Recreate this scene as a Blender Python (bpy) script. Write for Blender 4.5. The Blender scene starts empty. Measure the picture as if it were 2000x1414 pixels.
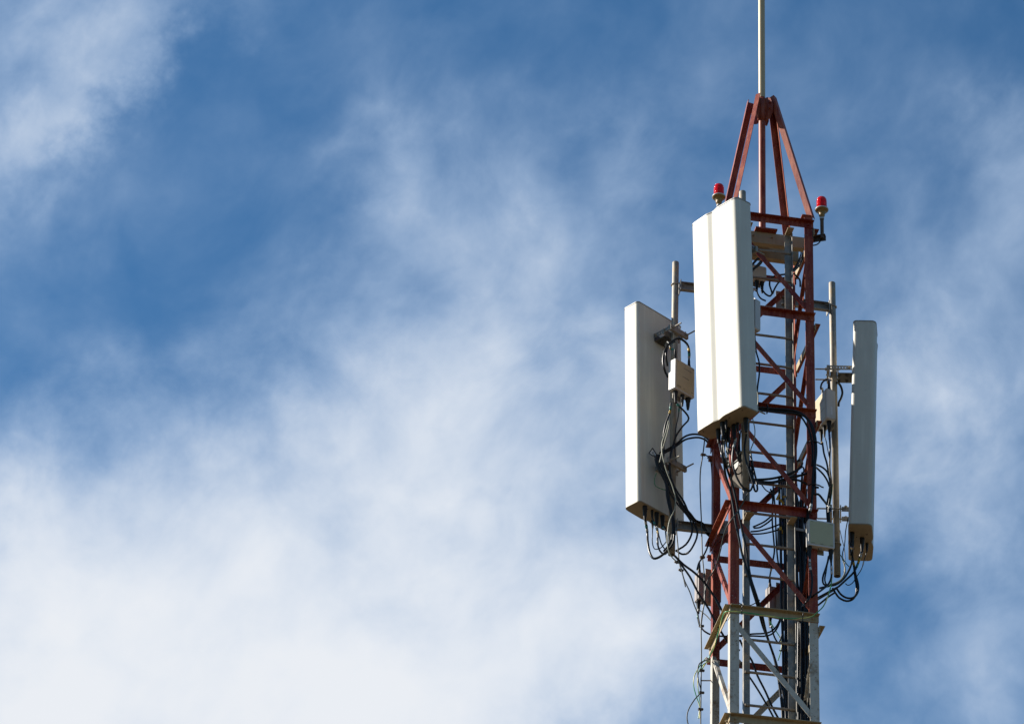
import bpy, bmesh, math, random
from mathutils import Vector, Matrix
random.seed(7)
R = math.radians
scene = bpy.context.scene
col = scene.collection

# ------------------------------------------------------------------ camera
CAM_Z = 1.6
PITCH, ROLL = R(32.78), R(-2.64)
F_PX = 6343.0                                   # focal length for a picture 2000 px wide
cam_d = bpy.data.cameras.new('camera')
cam_d.sensor_width = 36.0
cam_d.lens = 36.0 * F_PX / 2000.0
cam_d.clip_start, cam_d.clip_end = 0.5, 5000.0
cam = bpy.data.objects.new('camera', cam_d)
col.objects.link(cam)
cam.matrix_world = Matrix.Translation((0, 0, CAM_Z)) @ Matrix.Rotation(math.pi / 2 + PITCH, 4, 'X') @ Matrix.Rotation(-ROLL, 4, 'Z')
scene.camera = cam

# ------------------------------------------------------------------ colour management
vs = scene.view_settings
scene.display_settings.display_device = 'sRGB'
vs.view_transform, vs.look = 'Standard', 'None'
vs.gamma, vs.use_curve_mapping = 1.0, False
vs.exposure = 0.97

# ------------------------------------------------------------------ sun
SUN_AZ, SUN_EL = R(104.0), R(33.0)              # azimuth to the left of «behind the camera»
sun_dir = Vector((-math.sin(SUN_AZ) * math.cos(SUN_EL), -math.cos(SUN_AZ) * math.cos(SUN_EL), math.sin(SUN_EL)))
sun_l = bpy.data.lights.new('sun', 'SUN')
sun_l.energy, sun_l.angle, sun_l.color = 5.0, R(0.5), (1.0, 0.93, 0.83)
sun = bpy.data.objects.new('sun', sun_l)
sun.rotation_euler = (-sun_dir).to_track_quat('-Z', 'Y').to_euler()
sun.location = (-20, -10, 40)
col.objects.link(sun)

# ------------------------------------------------------------------ node helper
class NT:
    def __init__(s, tree):
        s.t = tree
    def n(s, typ, **kw):
        nd = s.t.nodes.new(typ)
        ins = kw.pop('i', {})
        for k, v in kw.items(): setattr(nd, k, v)
        for k, v in ins.items(): s.set(nd, k, v)
        return nd
    def set(s, nd, k, v):
        if isinstance(v, bpy.types.NodeSocket): s.t.links.new(v, nd.inputs[k])
        else: nd.inputs[k].default_value = v
    def m(s, op, a, b=0.0, c=None, clamp=False):
        nd = s.n('ShaderNodeMath', operation=op, use_clamp=clamp)
        s.set(nd, 0, a); s.set(nd, 1, b)
        if c is not None: s.set(nd, 2, c)
        return nd.outputs[0]
    def v(s, op, a, b=None, scale=None):
        nd = s.n('ShaderNodeVectorMath', operation=op)
        s.set(nd, 0, a)
        if b is not None: s.set(nd, 1, b)
        if scale is not None: s.set(nd, 'Scale', scale)
        return nd.outputs['Value'] if op in ('DOT_PRODUCT', 'DISTANCE', 'LENGTH') else nd.outputs['Vector']
    def mix(s, f, a, b):
        nd = s.n('ShaderNodeMix', data_type='RGBA')
        s.set(nd, 0, f); s.set(nd, 6, a); s.set(nd, 7, b)
        return nd.outputs[2]
    def noise(s, vec, scale, detail=4.0, rough=0.55, dist=0.0):
        nd = s.n('ShaderNodeTexNoise', i={'Scale': scale, 'Detail': detail, 'Roughness': rough, 'Distortion': dist})
        if vec is not None: s.t.links.new(vec, nd.inputs['Vector'])
        return nd
    def ramp(s, f, stops):
        nd = s.n('ShaderNodeValToRGB')
        el = nd.color_ramp.elements
        while len(el) < len(stops): el.new(0.5)
        for e, (p, c) in zip(el, stops):
            e.position = p; e.color = c if len(c) == 4 else (*c, 1)
        s.t.links.new(f, nd.inputs[0])
        return nd.outputs[0]
    def smooth(s, x, a, b, lo=0.0, hi=1.0):
        nd = s.n('ShaderNodeMapRange', interpolation_type='SMOOTHSTEP')
        s.set(nd, 0, x); s.set(nd, 1, a); s.set(nd, 2, b); s.set(nd, 3, lo); s.set(nd, 4, hi)
        return nd.outputs[0]

# ------------------------------------------------------------------ world: Nishita sky with thin broken cloud
world = bpy.data.worlds.new('World'); scene.world = world
world.use_nodes = True
W = NT(world.node_tree); world.node_tree.nodes.clear()
sky = W.n('ShaderNodeTexSky', sky_type='NISHITA', sun_disc=False)
sky.sun_elevation = SUN_EL
sky.sun_rotation = math.atan2(sun_dir.x, sun_dir.y)
sky.altitude, sky.air_density, sky.dust_density, sky.ozone_density = 600.0, 0.9, 0.05, 3.0
gen = W.n('ShaderNodeTexCoord').outputs['Generated']
direc = W.v('NORMALIZE', gen)
# cloud sheet: where it thickens, given as compass bearing (deg right of north) / elevation (deg) / weight
WISPS = [(-0.1085, 0.7765, 0.6207, 0.130), (-0.1119, 0.7831, 0.6118, 0.150), (-0.1246, 0.7889, 0.6018, 0.130), (-0.1336, 0.7910, 0.5970, 0.090), (-0.1438, 0.7980, 0.5852, 0.120), (-0.1521, 0.7991, 0.5816, 0.100), (-0.0975, 0.7805, 0.6175, -0.160), (-0.1001, 0.7880, 0.6075, -0.160), (-0.1128, 0.7944, 0.5969, -0.140), (-0.1240, 0.7983, 0.5894, -0.140), (-0.1352, 0.8034, 0.5799, -0.080), (-0.0908, 0.7754, 0.6249, 0.140), (-0.0768, 0.7764, 0.6255, 0.080), (-0.0563, 0.8046, 0.5912, 0.060), (0.0284, 0.8023, 0.5963, 0.100), (-0.0372, 0.8085, 0.5873, 0.120), (-0.0586, 0.8156, 0.5757, -0.080), (0.1338, 0.8435, 0.5202, 0.120), (0.1443, 0.7873, 0.5995, 0.100), (0.1219, 0.8308, 0.5430, 0.080), (0.1124, 0.8669, 0.4857, -0.140)]
CLOUDS = [(-0.1597, 0.7702, 0.6175, -0.167), (-0.1217, 0.7733, 0.6223, 0.495), (-0.0831, 0.7752, 0.6262, -0.154), (-0.0442, 0.7761, 0.6291, -0.089), (-0.0051, 0.7757, 0.6311, -0.061), (0.0340, 0.7741, 0.6322, -0.030), (0.0729, 0.7714, 0.6322, 0.002), (0.1115, 0.7675, 0.6313, 0.072), (0.1496, 0.7625, 0.6295, -0.241), (-0.1585, 0.7925, 0.5889, 0.234), (-0.1204, 0.7957, 0.5936, -0.179), (-0.0817, 0.7978, 0.5974, -0.156), (-0.0426, 0.7987, 0.6003, 0.211), (-0.0034, 0.7983, 0.6022, 0.011), (0.0358, 0.7967, 0.6033, 0.100), (0.0749, 0.7939, 0.6034, -0.047), (0.1136, 0.7899, 0.6026, 0.028), (0.1518, 0.7847, 0.6010, 0.090), (-0.1572, 0.8139, 0.5594, 0.200), (-0.1189, 0.8172, 0.5639, 0.060), (-0.0802, 0.8194, 0.5676, 0.095), (-0.0410, 0.8203, 0.5704, -0.033), (-0.0017, 0.8200, 0.5724, 0.013), (0.0376, 0.8184, 0.5735, 0.054), (0.0767, 0.8155, 0.5737, 0.053), (0.1155, 0.8114, 0.5730, -0.135), (0.1538, 0.8061, 0.5714, 0.242), (-0.1556, 0.8342, 0.5290, -0.336), (-0.1173, 0.8377, 0.5334, -0.196), (-0.0785, 0.8399, 0.5370, -0.099), (-0.0394, 0.8409, 0.5397, 0.129), (-0.0000, 0.8406, 0.5417, 0.244), (0.0393, 0.8390, 0.5428, 0.069), (0.0785, 0.8360, 0.5430, 0.016), (0.1173, 0.8318, 0.5425, 0.022), (0.1556, 0.8264, 0.5411, -0.079), (-0.1538, 0.8534, 0.4980, 0.371), (-0.1155, 0.8570, 0.5022, 0.376), (-0.0768, 0.8593, 0.5056, 0.262), (-0.0376, 0.8604, 0.5083, 0.160), (0.0017, 0.8600, 0.5102, 0.018), (0.0410, 0.8584, 0.5113, 0.028), (0.0801, 0.8554, 0.5117, 0.026), (0.1189, 0.8512, 0.5112, 0.356), (0.1571, 0.8457, 0.5100, 0.154), (-0.1518, 0.8715, 0.4663, 0.073), (-0.1136, 0.8751, 0.4703, -0.112), (-0.0749, 0.8775, 0.4736, 0.036), (-0.0358, 0.8786, 0.4763, -0.003), (0.0034, 0.8783, 0.4781, 0.132), (0.0426, 0.8766, 0.4793, 0.283), (0.0817, 0.8736, 0.4797, 0.208), (0.1204, 0.8693, 0.4794, -0.583), (0.1585, 0.8637, 0.4784, 0.325), (-0.1496, 0.8886, 0.4337, 0.554), (-0.1115, 0.8923, 0.4375, 0.302), (-0.0729, 0.8947, 0.4407, 0.359), (-0.0340, 0.8958, 0.4432, 0.416), (0.0051, 0.8955, 0.4450, 0.259), (0.0442, 0.8938, 0.4462, 0.047), (0.0831, 0.8908, 0.4467, -0.067), (0.1217, 0.8865, 0.4465, 0.421), (0.1597, 0.8808, 0.4457, -0.048)]
streak = Vector((0.62, -0.30, 0.72)).normalized()
n0 = W.noise(direc, 14.0, 3.0, 0.5)
warp = W.v('SCALE', W.v('SUBTRACT', n0.outputs['Color'], (0.5, 0.5, 0.5)), scale=0.035)
dw = W.v('ADD', direc, warp)
n1 = W.noise(direc, 48.0, 5.0, 0.6)
dr = W.v('ADD', direc, W.v('SCALE', W.v('SUBTRACT', n1.outputs['Color'], (0.5, 0.5, 0.5)), scale=0.034))
cov = None
for k, (bx, by, bz, wt) in enumerate(CLOUDS + WISPS):
    sg = 0.034 if k < len(CLOUDS) else 0.0105
    d = W.v('DISTANCE', dr, (bx, by, bz))
    e = W.m('EXPONENT', W.m('MULTIPLY', W.m('MULTIPLY', d, d), -1.0 / (2 * sg ** 2)))
    cov = W.m('MULTIPLY_ADD', e, wt, cov if cov is not None else 0.15)  # start value: unseen cloud outside the view, added to whiten the ambient light
dot = W.v('DOT_PRODUCT', dw, tuple(streak))
dws = W.v('SUBTRACT', dw, W.v('SCALE', tuple(streak), scale=W.m('MULTIPLY', dot, 0.30)))
nA = W.m('SUBTRACT', W.noise(dws, 20.0, 8.0, 0.55, 0.1).outputs[0], 0.5)
nC = W.m('SUBTRACT', W.noise(dw, 31.0, 5.0, 0.5, 0.0).outputs[0], 0.5)
nB = W.m('SUBTRACT', W.noise(dws, 52.0, 6.0, 0.55, 0.0).outputs[0], 0.5)
rag = W.smooth(cov, -0.05, 0.45, 0.55, 1.0)
rag2 = W.m('MULTIPLY', rag, W.smooth(cov, 0.55, 1.0, 1.0, 0.45))
det = W.m('MULTIPLY', W.m('MULTIPLY_ADD', nA, 0.75, W.m('MULTIPLY_ADD', nB, 0.27, W.m('MULTIPLY', nC, 0.50))), rag2)
raw = W.m('ADD', cov, det)
veil = W.m('MULTIPLY_ADD', W.m('ADD', nC, nB), 0.34, 0.09)          # thin cirrus even where the sky is clear
sm = W.n('ShaderNodeMath', operation='SMOOTH_MAX', use_clamp=True)
W.set(sm, 0, raw); W.set(sm, 1, veil); W.set(sm, 2, 0.12)
dens = sm.outputs[0]
blue = W.n('ShaderNodeMix', data_type='RGBA', blend_type='MULTIPLY', i={0: 1.0})
W.t.links.new(sky.outputs[0], blue.inputs[6]); blue.inputs[7].default_value = (0.45, 0.83, 0.97, 1)
cloud = W.ramp(dens, [(0.0, (2.7, 4.05, 5.9)), (0.45, (3.9, 5.0, 6.6)), (0.8, (5.6, 6.15, 6.95)), (1.0, (6.5, 6.75, 7.15))])
skyc = W.mix(W.smooth(dens, -0.08, 1.0), blue.outputs[2], cloud)
bg = W.n('ShaderNodeBackground', i={'Color': skyc, 'Strength': 0.0647})
wo = W.n('ShaderNodeOutputWorld')
W.t.links.new(bg.outputs[0], wo.inputs[0])

# ------------------------------------------------------------------ places
# tower frame: u along the near face to the right, v away from the viewer, w up (w = 0 at the first white girt)
PHI = 0.14076
TOWER = Matrix.Translation((2.2177, 24.107, 12.916 + CAM_Z)) @ Matrix.Rotation(PHI, 4, 'Z')
TINV = TOWER.inverted()
GROUND_W = -(12.916 + CAM_Z)
_cm = cam.matrix_world.copy()

def ray(px, py):
    d = _cm.to_3x3() @ Vector((px - 1000.0, 707.0 - py, -F_PX))
    return TINV @ Vector((0, 0, CAM_Z)), TINV.to_3x3() @ d

def at(px, py, v):
    """point of the vertical plane at depth v of the tower, seen at px, py of the 2000 px photograph"""
    o, d = ray(px, py)
    return o + d * ((v - o.y) / d.y)

def at_w(px, py, w):
    o, d = ray(px, py)
    return o + d * ((w - o.z) / d.z)

# ------------------------------------------------------------------ materials
def pbsdf(name):
    m = bpy.data.materials.new(name); m.use_nodes = True
    n = NT(m.node_tree)
    b = n.t.nodes['Principled BSDF']
    tc = n.n('ShaderNodeTexCoord').outputs['Object']
    return m, n, b, tc

def paint(name, base, faded, chip=(0.55, 0.5, 0.44), rough=0.5, chip_at=0.70, fade=0.6, rust=None, spec=0.5, chip_scale=70.0):
    m, n, b, tc = pbsdf(name)
    big = n.noise(tc, 3.0, 5, 0.6).outputs[0]
    mp = n.n('ShaderNodeMapping', i={'Vector': tc, 'Scale': (1, 1, 0.12)})
    strk = n.noise(mp.outputs[0], 40.0, 4, 0.6).outputs[0]
    f = n.m('MULTIPLY', n.smooth(n.m('MULTIPLY_ADD', strk, 0.5, n.m('MULTIPLY', big, 0.5)), 0.38, 0.66), fade)
    c = n.mix(f, (*base, 1), (*faded, 1))
    if rust:
        rn = n.noise(tc, 26.0, 6, 0.65).outputs[0]
        rb = n.noise(tc, 5.0, 3, 0.5).outputs[0]
        c = n.mix(n.smooth(n.m('MULTIPLY_ADD', rb, 0.45, n.m('MULTIPLY', rn, 0.62)), 0.54, 0.68, 0, 0.85), c, (*rust, 1))
    sp = n.noise(tc, chip_scale, 3, 0.7).outputs[0]
    c = n.mix(n.smooth(sp, chip_at, chip_at + 0.03, 0, 0.85), c, (*chip, 1))
    n.set(b, 'Base Color', c)
    n.set(b, 'Roughness', n.m('MULTIPLY_ADD', big, 0.25, rough - 0.12))
    b.inputs['Specular IOR Level'].default_value = spec
    bump = n.n('ShaderNodeBump', i={'Strength': 0.25, 'Distance': 0.002, 'Height': strk})
    n.set(b, 'Normal', bump.outputs[0])
    return m

def metal(name, base, dark, rough=0.5, metallic=0.35, rust=None, scale=18.0):
    m, n, b, tc = pbsdf(name)
    a = n.noise(tc, scale, 6, 0.65).outputs[0]
    mp = n.n('ShaderNodeMapping', i={'Vector': tc, 'Scale': (1, 1, 0.15)})
    s_ = n.noise(mp.outputs[0], 55.0, 4, 0.6).outputs[0]
    c = n.mix(n.smooth(n.m('MULTIPLY_ADD', a, 0.6, n.m('MULTIPLY', s_, 0.4)), 0.35, 0.65), (*dark, 1), (*base, 1))
    if rust:
        rn = n.noise(tc, 9.0, 6, 0.7).outputs[0]
        c = n.mix(n.smooth(rn, 0.52, 0.66, 0, 0.8), c, (*rust, 1))
    n.set(b, 'Base Color', c)
    n.set(b, 'Roughness', n.m('MULTIPLY_ADD', a, 0.3, rough - 0.12))
    b.inputs['Metallic'].default_value = metallic
    return m

def plain(name, base, rough=0.5, var=0.12, scale=12.0, spec=0.5, streak=0.0, dirt=None):
    m, n, b, tc = pbsdf(name)
    a = n.noise(tc, scale, 5, 0.6).outputs[0]
    lo = tuple(x * (1 - var) for x in base)
    c = n.mix(n.smooth(a, 0.3, 0.7), (*lo, 1), (*base, 1))
    if dirt:
        mp = n.n('ShaderNodeMapping', i={'Vector': tc, 'Scale': (1, 1, 0.06)})
        d = n.noise(mp.outputs[0], 22.0, 5, 0.6).outputs[0]
        c = n.mix(n.smooth(d, 0.48, 0.74, 0, 0.48), c, (*dirt, 1))
        sp = n.noise(tc, 45.0, 2, 0.5).outputs[0]
        c = n.mix(n.smooth(sp, 0.73, 0.76, 0, 0.6), c, (*[x * .4 for x in dirt], 1))
    n.set(b, 'Base Color', c)
    n.set(b, 'Roughness', n.m('MULTIPLY_ADD', a, 0.15, rough - 0.07))
    b.inputs['Specular IOR Level'].default_value = spec
    if streak:
        mp = n.n('ShaderNodeMapping', i={'Vector': tc, 'Scale': (1, 1, 0.02)})
        s_ = n.noise(mp.outputs[0], 160.0, 3, 0.6).outputs[0]
        bump = n.n('ShaderNodeBump', i={'Strength': streak, 'Distance': 0.001, 'Height': s_})
        n.set(b, 'Normal', bump.outputs[0])
    return m

M = {}
ALBEDO_SCALE = 0.62          # all base colours darkened so shaded sides sit deeper against sun and sky
_paint, _metal, _plain = paint, metal, plain
dim = lambda c: tuple(x * ALBEDO_SCALE for x in c)
def paint(name, base, faded, chip=(0.55, 0.5, 0.44), **k):
    if 'rust' in k and k['rust']: k['rust'] = dim(k['rust'])
    return _paint(name, dim(base), dim(faded), dim(chip), **k)
def metal(name, base, dark, *a, **k): return _metal(name, dim(base), dim(dark), *a, **k)
def plain(name, base, *a, **k): return _plain(name, dim(base), *a, **k)
M['red'] = paint('red_oxide_paint', (0.23, 0.016, 0.005), (0.56, 0.16, 0.075), chip=(0.75, 0.62, 0.5), rough=0.5, chip_at=0.645, fade=0.75, spec=0.3, chip_scale=110.0)
M['white'] = paint('weathered_white_paint', (0.70, 0.65, 0.55), (0.52, 0.47, 0.38), chip=(0.12, 0.07, 0.03), rough=0.6, chip_at=0.635, rust=(0.30, 0.19, 0.10), chip_scale=55.0)
M['cream'] = paint('cream_primer', (0.52, 0.40, 0.23), (0.36, 0.26, 0.13), chip=(0.20, 0.12, 0.06), rough=0.6, chip_at=0.70)
M['mast'] = paint('cream_mast_paint', (0.62, 0.48, 0.27), (0.52, 0.39, 0.20), chip=(0.3, 0.2, 0.12), rough=0.5, chip_at=0.76)
M['galv'] = metal('galvanised_steel', (0.42, 0.41, 0.38), (0.27, 0.265, 0.25), 0.55, 0.30)
M['galvold'] = metal('stained_galvanised_steel', (0.43, 0.39, 0.32), (0.29, 0.26, 0.21), 0.58, 0.22, rust=(0.30, 0.22, 0.13))
M['oldgalv'] = metal('dull_dark_galvanised_steel', (0.13, 0.12, 0.10), (0.07, 0.065, 0.055), 0.6, 0.25)
M['alu'] = metal('ladder_steel', (0.40, 0.38, 0.34), (0.24, 0.23, 0.21), 0.5, 0.3, rust=(0.33, 0.27, 0.19))
M['rung'] = metal('worn_rung_steel', (0.40, 0.33, 0.25), (0.26, 0.21, 0.16), 0.5, 0.2)
M['rust'] = metal('rusty_steel', (0.20, 0.115, 0.06), (0.09, 0.05, 0.03), 0.7, 0.15)
M['dark'] = metal('dark_bracket_steel', (0.12, 0.09, 0.075), (0.05, 0.035, 0.03), 0.6, 0.2)
M['radome'] = plain('off_white_radome', (0.77, 0.745, 0.645), 0.5, 0.05, 6.0, 0.3, streak=0.35, dirt=(0.62, 0.60, 0.52))
M['rim'] = plain('grey_radome_rim', (0.36, 0.36, 0.33), 0.5)
M['base'] = plain('radome_base_plate', (0.38, 0.31, 0.21), 0.55, 0.12, 20.0)
M['box'] = plain('pale_box_enamel', (0.72, 0.69, 0.65), 0.45, 0.06, 9.0, dirt=(0.5, 0.46, 0.4))
M['boxface'] = plain('beige_box_cover', (0.62, 0.48, 0.25), 0.4, 0.05, 9.0)
M['boxgreen'] = plain('grey_green_box_cover', (0.62, 0.58, 0.37), 0.5, 0.05, 9.0, 0.25)
M['boxpink'] = plain('dusty_grey_box_enamel', (0.34, 0.29, 0.265), 0.5, 0.08, 9.0, dirt=(0.25, 0.2, 0.16))
M['black'] = plain('black_cable_jacket', (0.008, 0.008, 0.008), 0.34, 0.3, 30.0, 0.28)
M['rubber'] = plain('black_rubber', (0.010, 0.009, 0.009), 0.5, 0.3, 30.0, 0.25)
M['green'] = plain('green_earth_sleeve', (0.03, 0.28, 0.11), 0.4, 0.1)
M['paleg'] = plain('pale_green_grey_sleeve', (0.34, 0.35, 0.25), 0.45, 0.1)
M['grey'] = plain('grey_cable_jacket', (0.36, 0.36, 0.33), 0.45, 0.15)
M['olive'] = plain('weathered_dark_wire', (0.06, 0.065, 0.05), 0.5, 0.3)
M['yellow'] = plain('yellow_tape', (0.62, 0.38, 0.02), 0.4, 0.1)
M['teal'] = plain('teal_tape', (0.02, 0.25, 0.21), 0.4, 0.1)
M['bluet'] = plain('blue_tape', (0.02, 0.06, 0.25), 0.4, 0.1)
M['whitet'] = plain('white_tape', (0.62, 0.62, 0.6), 0.4, 0.1)
M['ink'] = plain('black_print', (0.03, 0.03, 0.03), 0.5, 0.1)
M['label'] = plain('white_sticker', (0.85, 0.85, 0.86), 0.4, 0.04)

def earth_mat():
    m, n, b, tc = pbsdf('green_yellow_earth_wire')
    w = n.n('ShaderNodeTexCoord').outputs['UV']
    sx = n.n('ShaderNodeSeparateXYZ'); n.t.links.new(w, sx.inputs[0])
    f = n.m('FRACT', sx.outputs[0])
    c = n.mix(n.smooth(f, 0.60, 0.64), (0.015, 0.24, 0.08, 1), (0.60, 0.55, 0.16, 1))
    n.set(b, 'Base Color', c); b.inputs['Roughness'].default_value = 0.4
    return m
M['earth'] = earth_mat()

def glass_red():
    m, n, b, tc = pbsdf('red_beacon_lens')
    sx = n.n('ShaderNodeSeparateXYZ'); n.t.links.new(tc, sx.inputs[0])
    rib = n.m('SINE', n.m('MULTIPLY', sx.outputs[2], 900.0))
    bump = n.n('ShaderNodeBump', i={'Strength': 0.5, 'Distance': 0.002, 'Height': rib})
    b.inputs['Base Color'].default_value = (0.72, 0.003, 0.006, 1)
    b.inputs['Roughness'].default_value = 0.12
    b.inputs['Transmission Weight'].default_value = 0.35
    b.inputs['IOR'].default_value = 1.3
    n.set(b, 'Normal', bump.outputs[0])
    return m
M['lens'] = glass_red()
M['brass'] = plain('cream_cast_metal', (0.33, 0.19, 0.04), 0.4, 0.2, 30.0)

# ------------------------------------------------------------------ mesh builder
class MB:
    """collects shapes in tower coordinates (or a thing's own) for ONE mesh object"""
    def __init__(s):
        s.v, s.f, s.mi, s.mats, s.sm, s.uv = [], [], [], [], [], {}
        s.cur = 0
    def mat(s, key):
        if key not in s.mats: s.mats.append(key)
        s.cur = s.mats.index(key); return s
    def add(s, verts, faces, smooth=False):
        o = len(s.v)
        s.v += [Vector(p) for p in verts]
        for f in faces:
            s.f.append(tuple(i + o for i in f)); s.mi.append(s.cur); s.sm.append(smooth)
        return o
    def box(s, c, ax, ay, az):
        """centre and three half-axis vectors"""
        c, ax, ay, az = map(Vector, (c, ax, ay, az))
        P = [c + ax * i + ay * j + az * k for k in (-1, 1) for j in (-1, 1) for i in (-1, 1)]
        F = [(0, 2, 3, 1), (4, 5, 7, 6), (0, 1, 5, 4), (2, 6, 7, 3), (0, 4, 6, 2), (1, 3, 7, 5)]
        if ax.cross(ay).dot(az) < 0: F = [tuple(reversed(f)) for f in F]
        s.add(P, F); return s
    def bbox(s, a, b):
        a, b = Vector(a), Vector(b)
        h = (b - a) / 2
        return s.box((a + b) / 2, (abs(h.x), 0, 0), (0, abs(h.y), 0), (0, 0, abs(h.z)))
    def prism(s, prof, p0, p1, xd, smooth=False, caps=True):
        """profile [(x, y)] swept from p0 to p1; xd is the profile's x direction"""
        p0, p1, xd = Vector(p0), Vector(p1), Vector(xd)
        z = (p1 - p0).normalized(); xd = (xd - z * xd.dot(z)).normalized(); yd = z.cross(xd)
        n = len(prof)
        area = sum(prof[i][0] * prof[(i + 1) % n][1] - prof[(i + 1) % n][0] * prof[i][1] for i in range(n))
        if area < 0: prof = prof[::-1]
        P = [p0 + xd * x + yd * y for x, y in prof] + [p1 + xd * x + yd * y for x, y in prof]
        F = [(i, (i + 1) % n, n + (i + 1) % n, n + i) for i in range(n)]
        s.add(P, F, smooth)
        if caps:
            s.add([P[i] for i in range(n)], [tuple(reversed(range(n)))]); s.add([P[n + i] for i in range(n)], [tuple(range(n))])
        return s
    def angle(s, p0, p1, d1, a, d2, b, t=0.006):
        """L-section with its heel on the line p0-p1, flange a along d1 and flange b along d2"""
        p0, p1, d1, d2 = map(Vector, (p0, p1, d1, d2))
        z = (p1 - p0).normalized()
        x = (d1 - z * d1.dot(z)).normalized(); y = z.cross(x)
        sg = 1 if y.dot(d2) > 0 else -1
        return s.prism([(0, 0), (a, 0), (a, sg * t), (t, sg * t), (t, sg * b), (0, sg * b)], p0, p1, x)
    def cyl(s, p0, p1, r0, r1=None, seg=16, caps=True, smooth=True):
        r1 = r0 if r1 is None else r1
        return s.lathe([(r0, 0.0), (r1, (Vector(p1) - Vector(p0)).length)], p0, Vector(p1) - Vector(p0), seg, caps, smooth)
    def lathe(s, prof, origin, axis, seg=20, caps=True, smooth=True):
        o, z = Vector(origin), Vector(axis).normalized()
        x = z.orthogonal().normalized(); y = z.cross(x)
        P = []
        for r, h in prof:
            for k in range(seg):
                a = 2 * math.pi * k / seg
                P.append(o + z * h + (x * math.cos(a) + y * math.sin(a)) * r)
        F = []
        for i in range(len(prof) - 1):
            for k in range(seg):
                k2 = (k + 1) % seg
                F.append((i * seg + k, i * seg + k2, (i + 1) * seg + k2, (i + 1) * seg + k))
        s.add(P, F, smooth)
        if caps:
            if prof[0][0] > 1e-6: s.add(P[:seg], [tuple(reversed(range(seg)))])
            if prof[-1][0] > 1e-6: s.add(P[-seg:], [tuple(range(seg))])
        return s
    def bolt(s, c, n, r=0.011, h=0.009):
        n = Vector(n).normalized()
        s.cyl(Vector(c) + n * 0.0004, Vector(c) + n * 0.003, r * 1.5, seg=12, smooth=False)
        s.cyl(Vector(c) + n * 0.0032, Vector(c) + n * (h + 0.003), r, seg=6, smooth=False)
        s.cyl(Vector(c) + n * (h + 0.0032), Vector(c) + n * (h + 0.012), r * 0.55, seg=8)
        return s
    def tube(s, pts, r, seg=8, closed=False, stripes=0.0):
        """round tube along a smoothed path"""
        pts = [Vector(p) for p in pts]
        P = catmull(pts, closed)
        n = len(P)
        T = [(P[(i + 1) % n if closed else min(i + 1, n - 1)] - P[(i - 1) % n if closed else max(i - 1, 0)]).normalized() for i in range(n)]
        x = T[0].orthogonal().normalized()
        rings, o = [], len(s.v)
        length = 0.0
        us = []
        for i in range(n):
            x = (x - T[i] * x.dot(T[i])).normalized(); y = T[i].cross(x)
            rings += [P[i] + (x * math.cos(2 * math.pi * k / seg) + y * math.sin(2 * math.pi * k / seg)) * r for k in range(seg)]
            if i: length += (P[i] - P[i - 1]).length
            us.append(length)
        F, fu = [], []
        m = n if closed else n - 1
        for i in range(m):
            for k in range(seg):
                j, k2 = (i + 1) % n, (k + 1) % seg
                F.append((i * seg + k, i * seg + k2, j * seg + k2, j * seg + k))
                fu.append((us[i], us[j], k / seg))
        f0 = len(s.f)
        s.add(rings, F, True)
        if stripes:
            for q, (a, b, k) in enumerate(fu):
                s.uv[f0 + q] = [(a / stripes + k, 0), (a / stripes + k + 1 / seg, 0), (b / stripes + k + 1 / seg, 0), (b / stripes + k, 0)]
        if not closed:
            s.add(rings[:seg], [tuple(reversed(range(seg)))]); s.add(rings[-seg:], [tuple(range(seg))])
        s.path = P
        return s
    def strip(s, p0, p1, wd, n, t=0.005, hole=0.32):
        """perforated flat bar from p0 to p1, width vector wd, n round holes, thickness t"""
        p0, p1, wd = Vector(p0), Vector(p1), Vector(wd)
        L = (p1 - p0); z = L.normalized(); wn = wd.normalized(); nn = z.cross(wn) * t / 2
        for i in range(n):
            c = p0 + L * ((i + 0.5) / n)
            a, b = L / n / 2, wd / 2
            outer = [c + a, c + a + b, c + b, c - a + b, c - a, c - a - b, c - b, c + a - b]
            rr = min(a.length, b.length) * hole * 2
            inner = [c + (z * math.cos(k * math.pi / 4) + wn * math.sin(k * math.pi / 4)) * rr for k in range(8)]
            V = [p + nn for p in outer + inner] + [p - nn for p in outer + inner]
            F = []
            for k in range(8):
                k2 = (k + 1) % 8
                F += [(k, k2, 8 + k2, 8 + k), (16 + k2, 16 + k, 24 + k, 24 + k2), (8 + k, 8 + k2, 24 + k2, 24 + k), (k2, k, 16 + k, 16 + k2)]
            s.add(V, F)
        return s
    def build(s, name, parent=None, mat=None, M_in=None):
        """link as ONE mesh object; coordinates are tower ones unless M_in gives the frame they are written in"""
        if mat: s.mats = [mat] if not s.mats else s.mats
        root = parent
        while root is not None and root.parent is not None: root = root.parent
        tm = FRAME[root.name] if root is not None else Matrix.Identity(4)
        src = TOWER if M_in is None else M_in
        X = (tm.inverted() if root is not None else Matrix.Identity(4)) @ src
        me = bpy.data.meshes.new(name)
        me.from_pydata([X @ p for p in s.v], [], s.f)
        for k in s.mats: me.materials.append(M[k])
        for p, i, sm in zip(me.polygons, s.mi, s.sm): p.material_index = i; p.use_smooth = sm
        if s.uv:
            ul = me.uv_layers.new(name='UVMap')
            for fi, uvs in s.uv.items():
                for li, uvv in zip(me.polygons[fi].loop_indices, uvs): ul.data[li].uv = uvv
        me.update()
        o = bpy.data.objects.new(name, me); col.objects.link(o)
        if parent is not None: o.parent = parent
        return o

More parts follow.
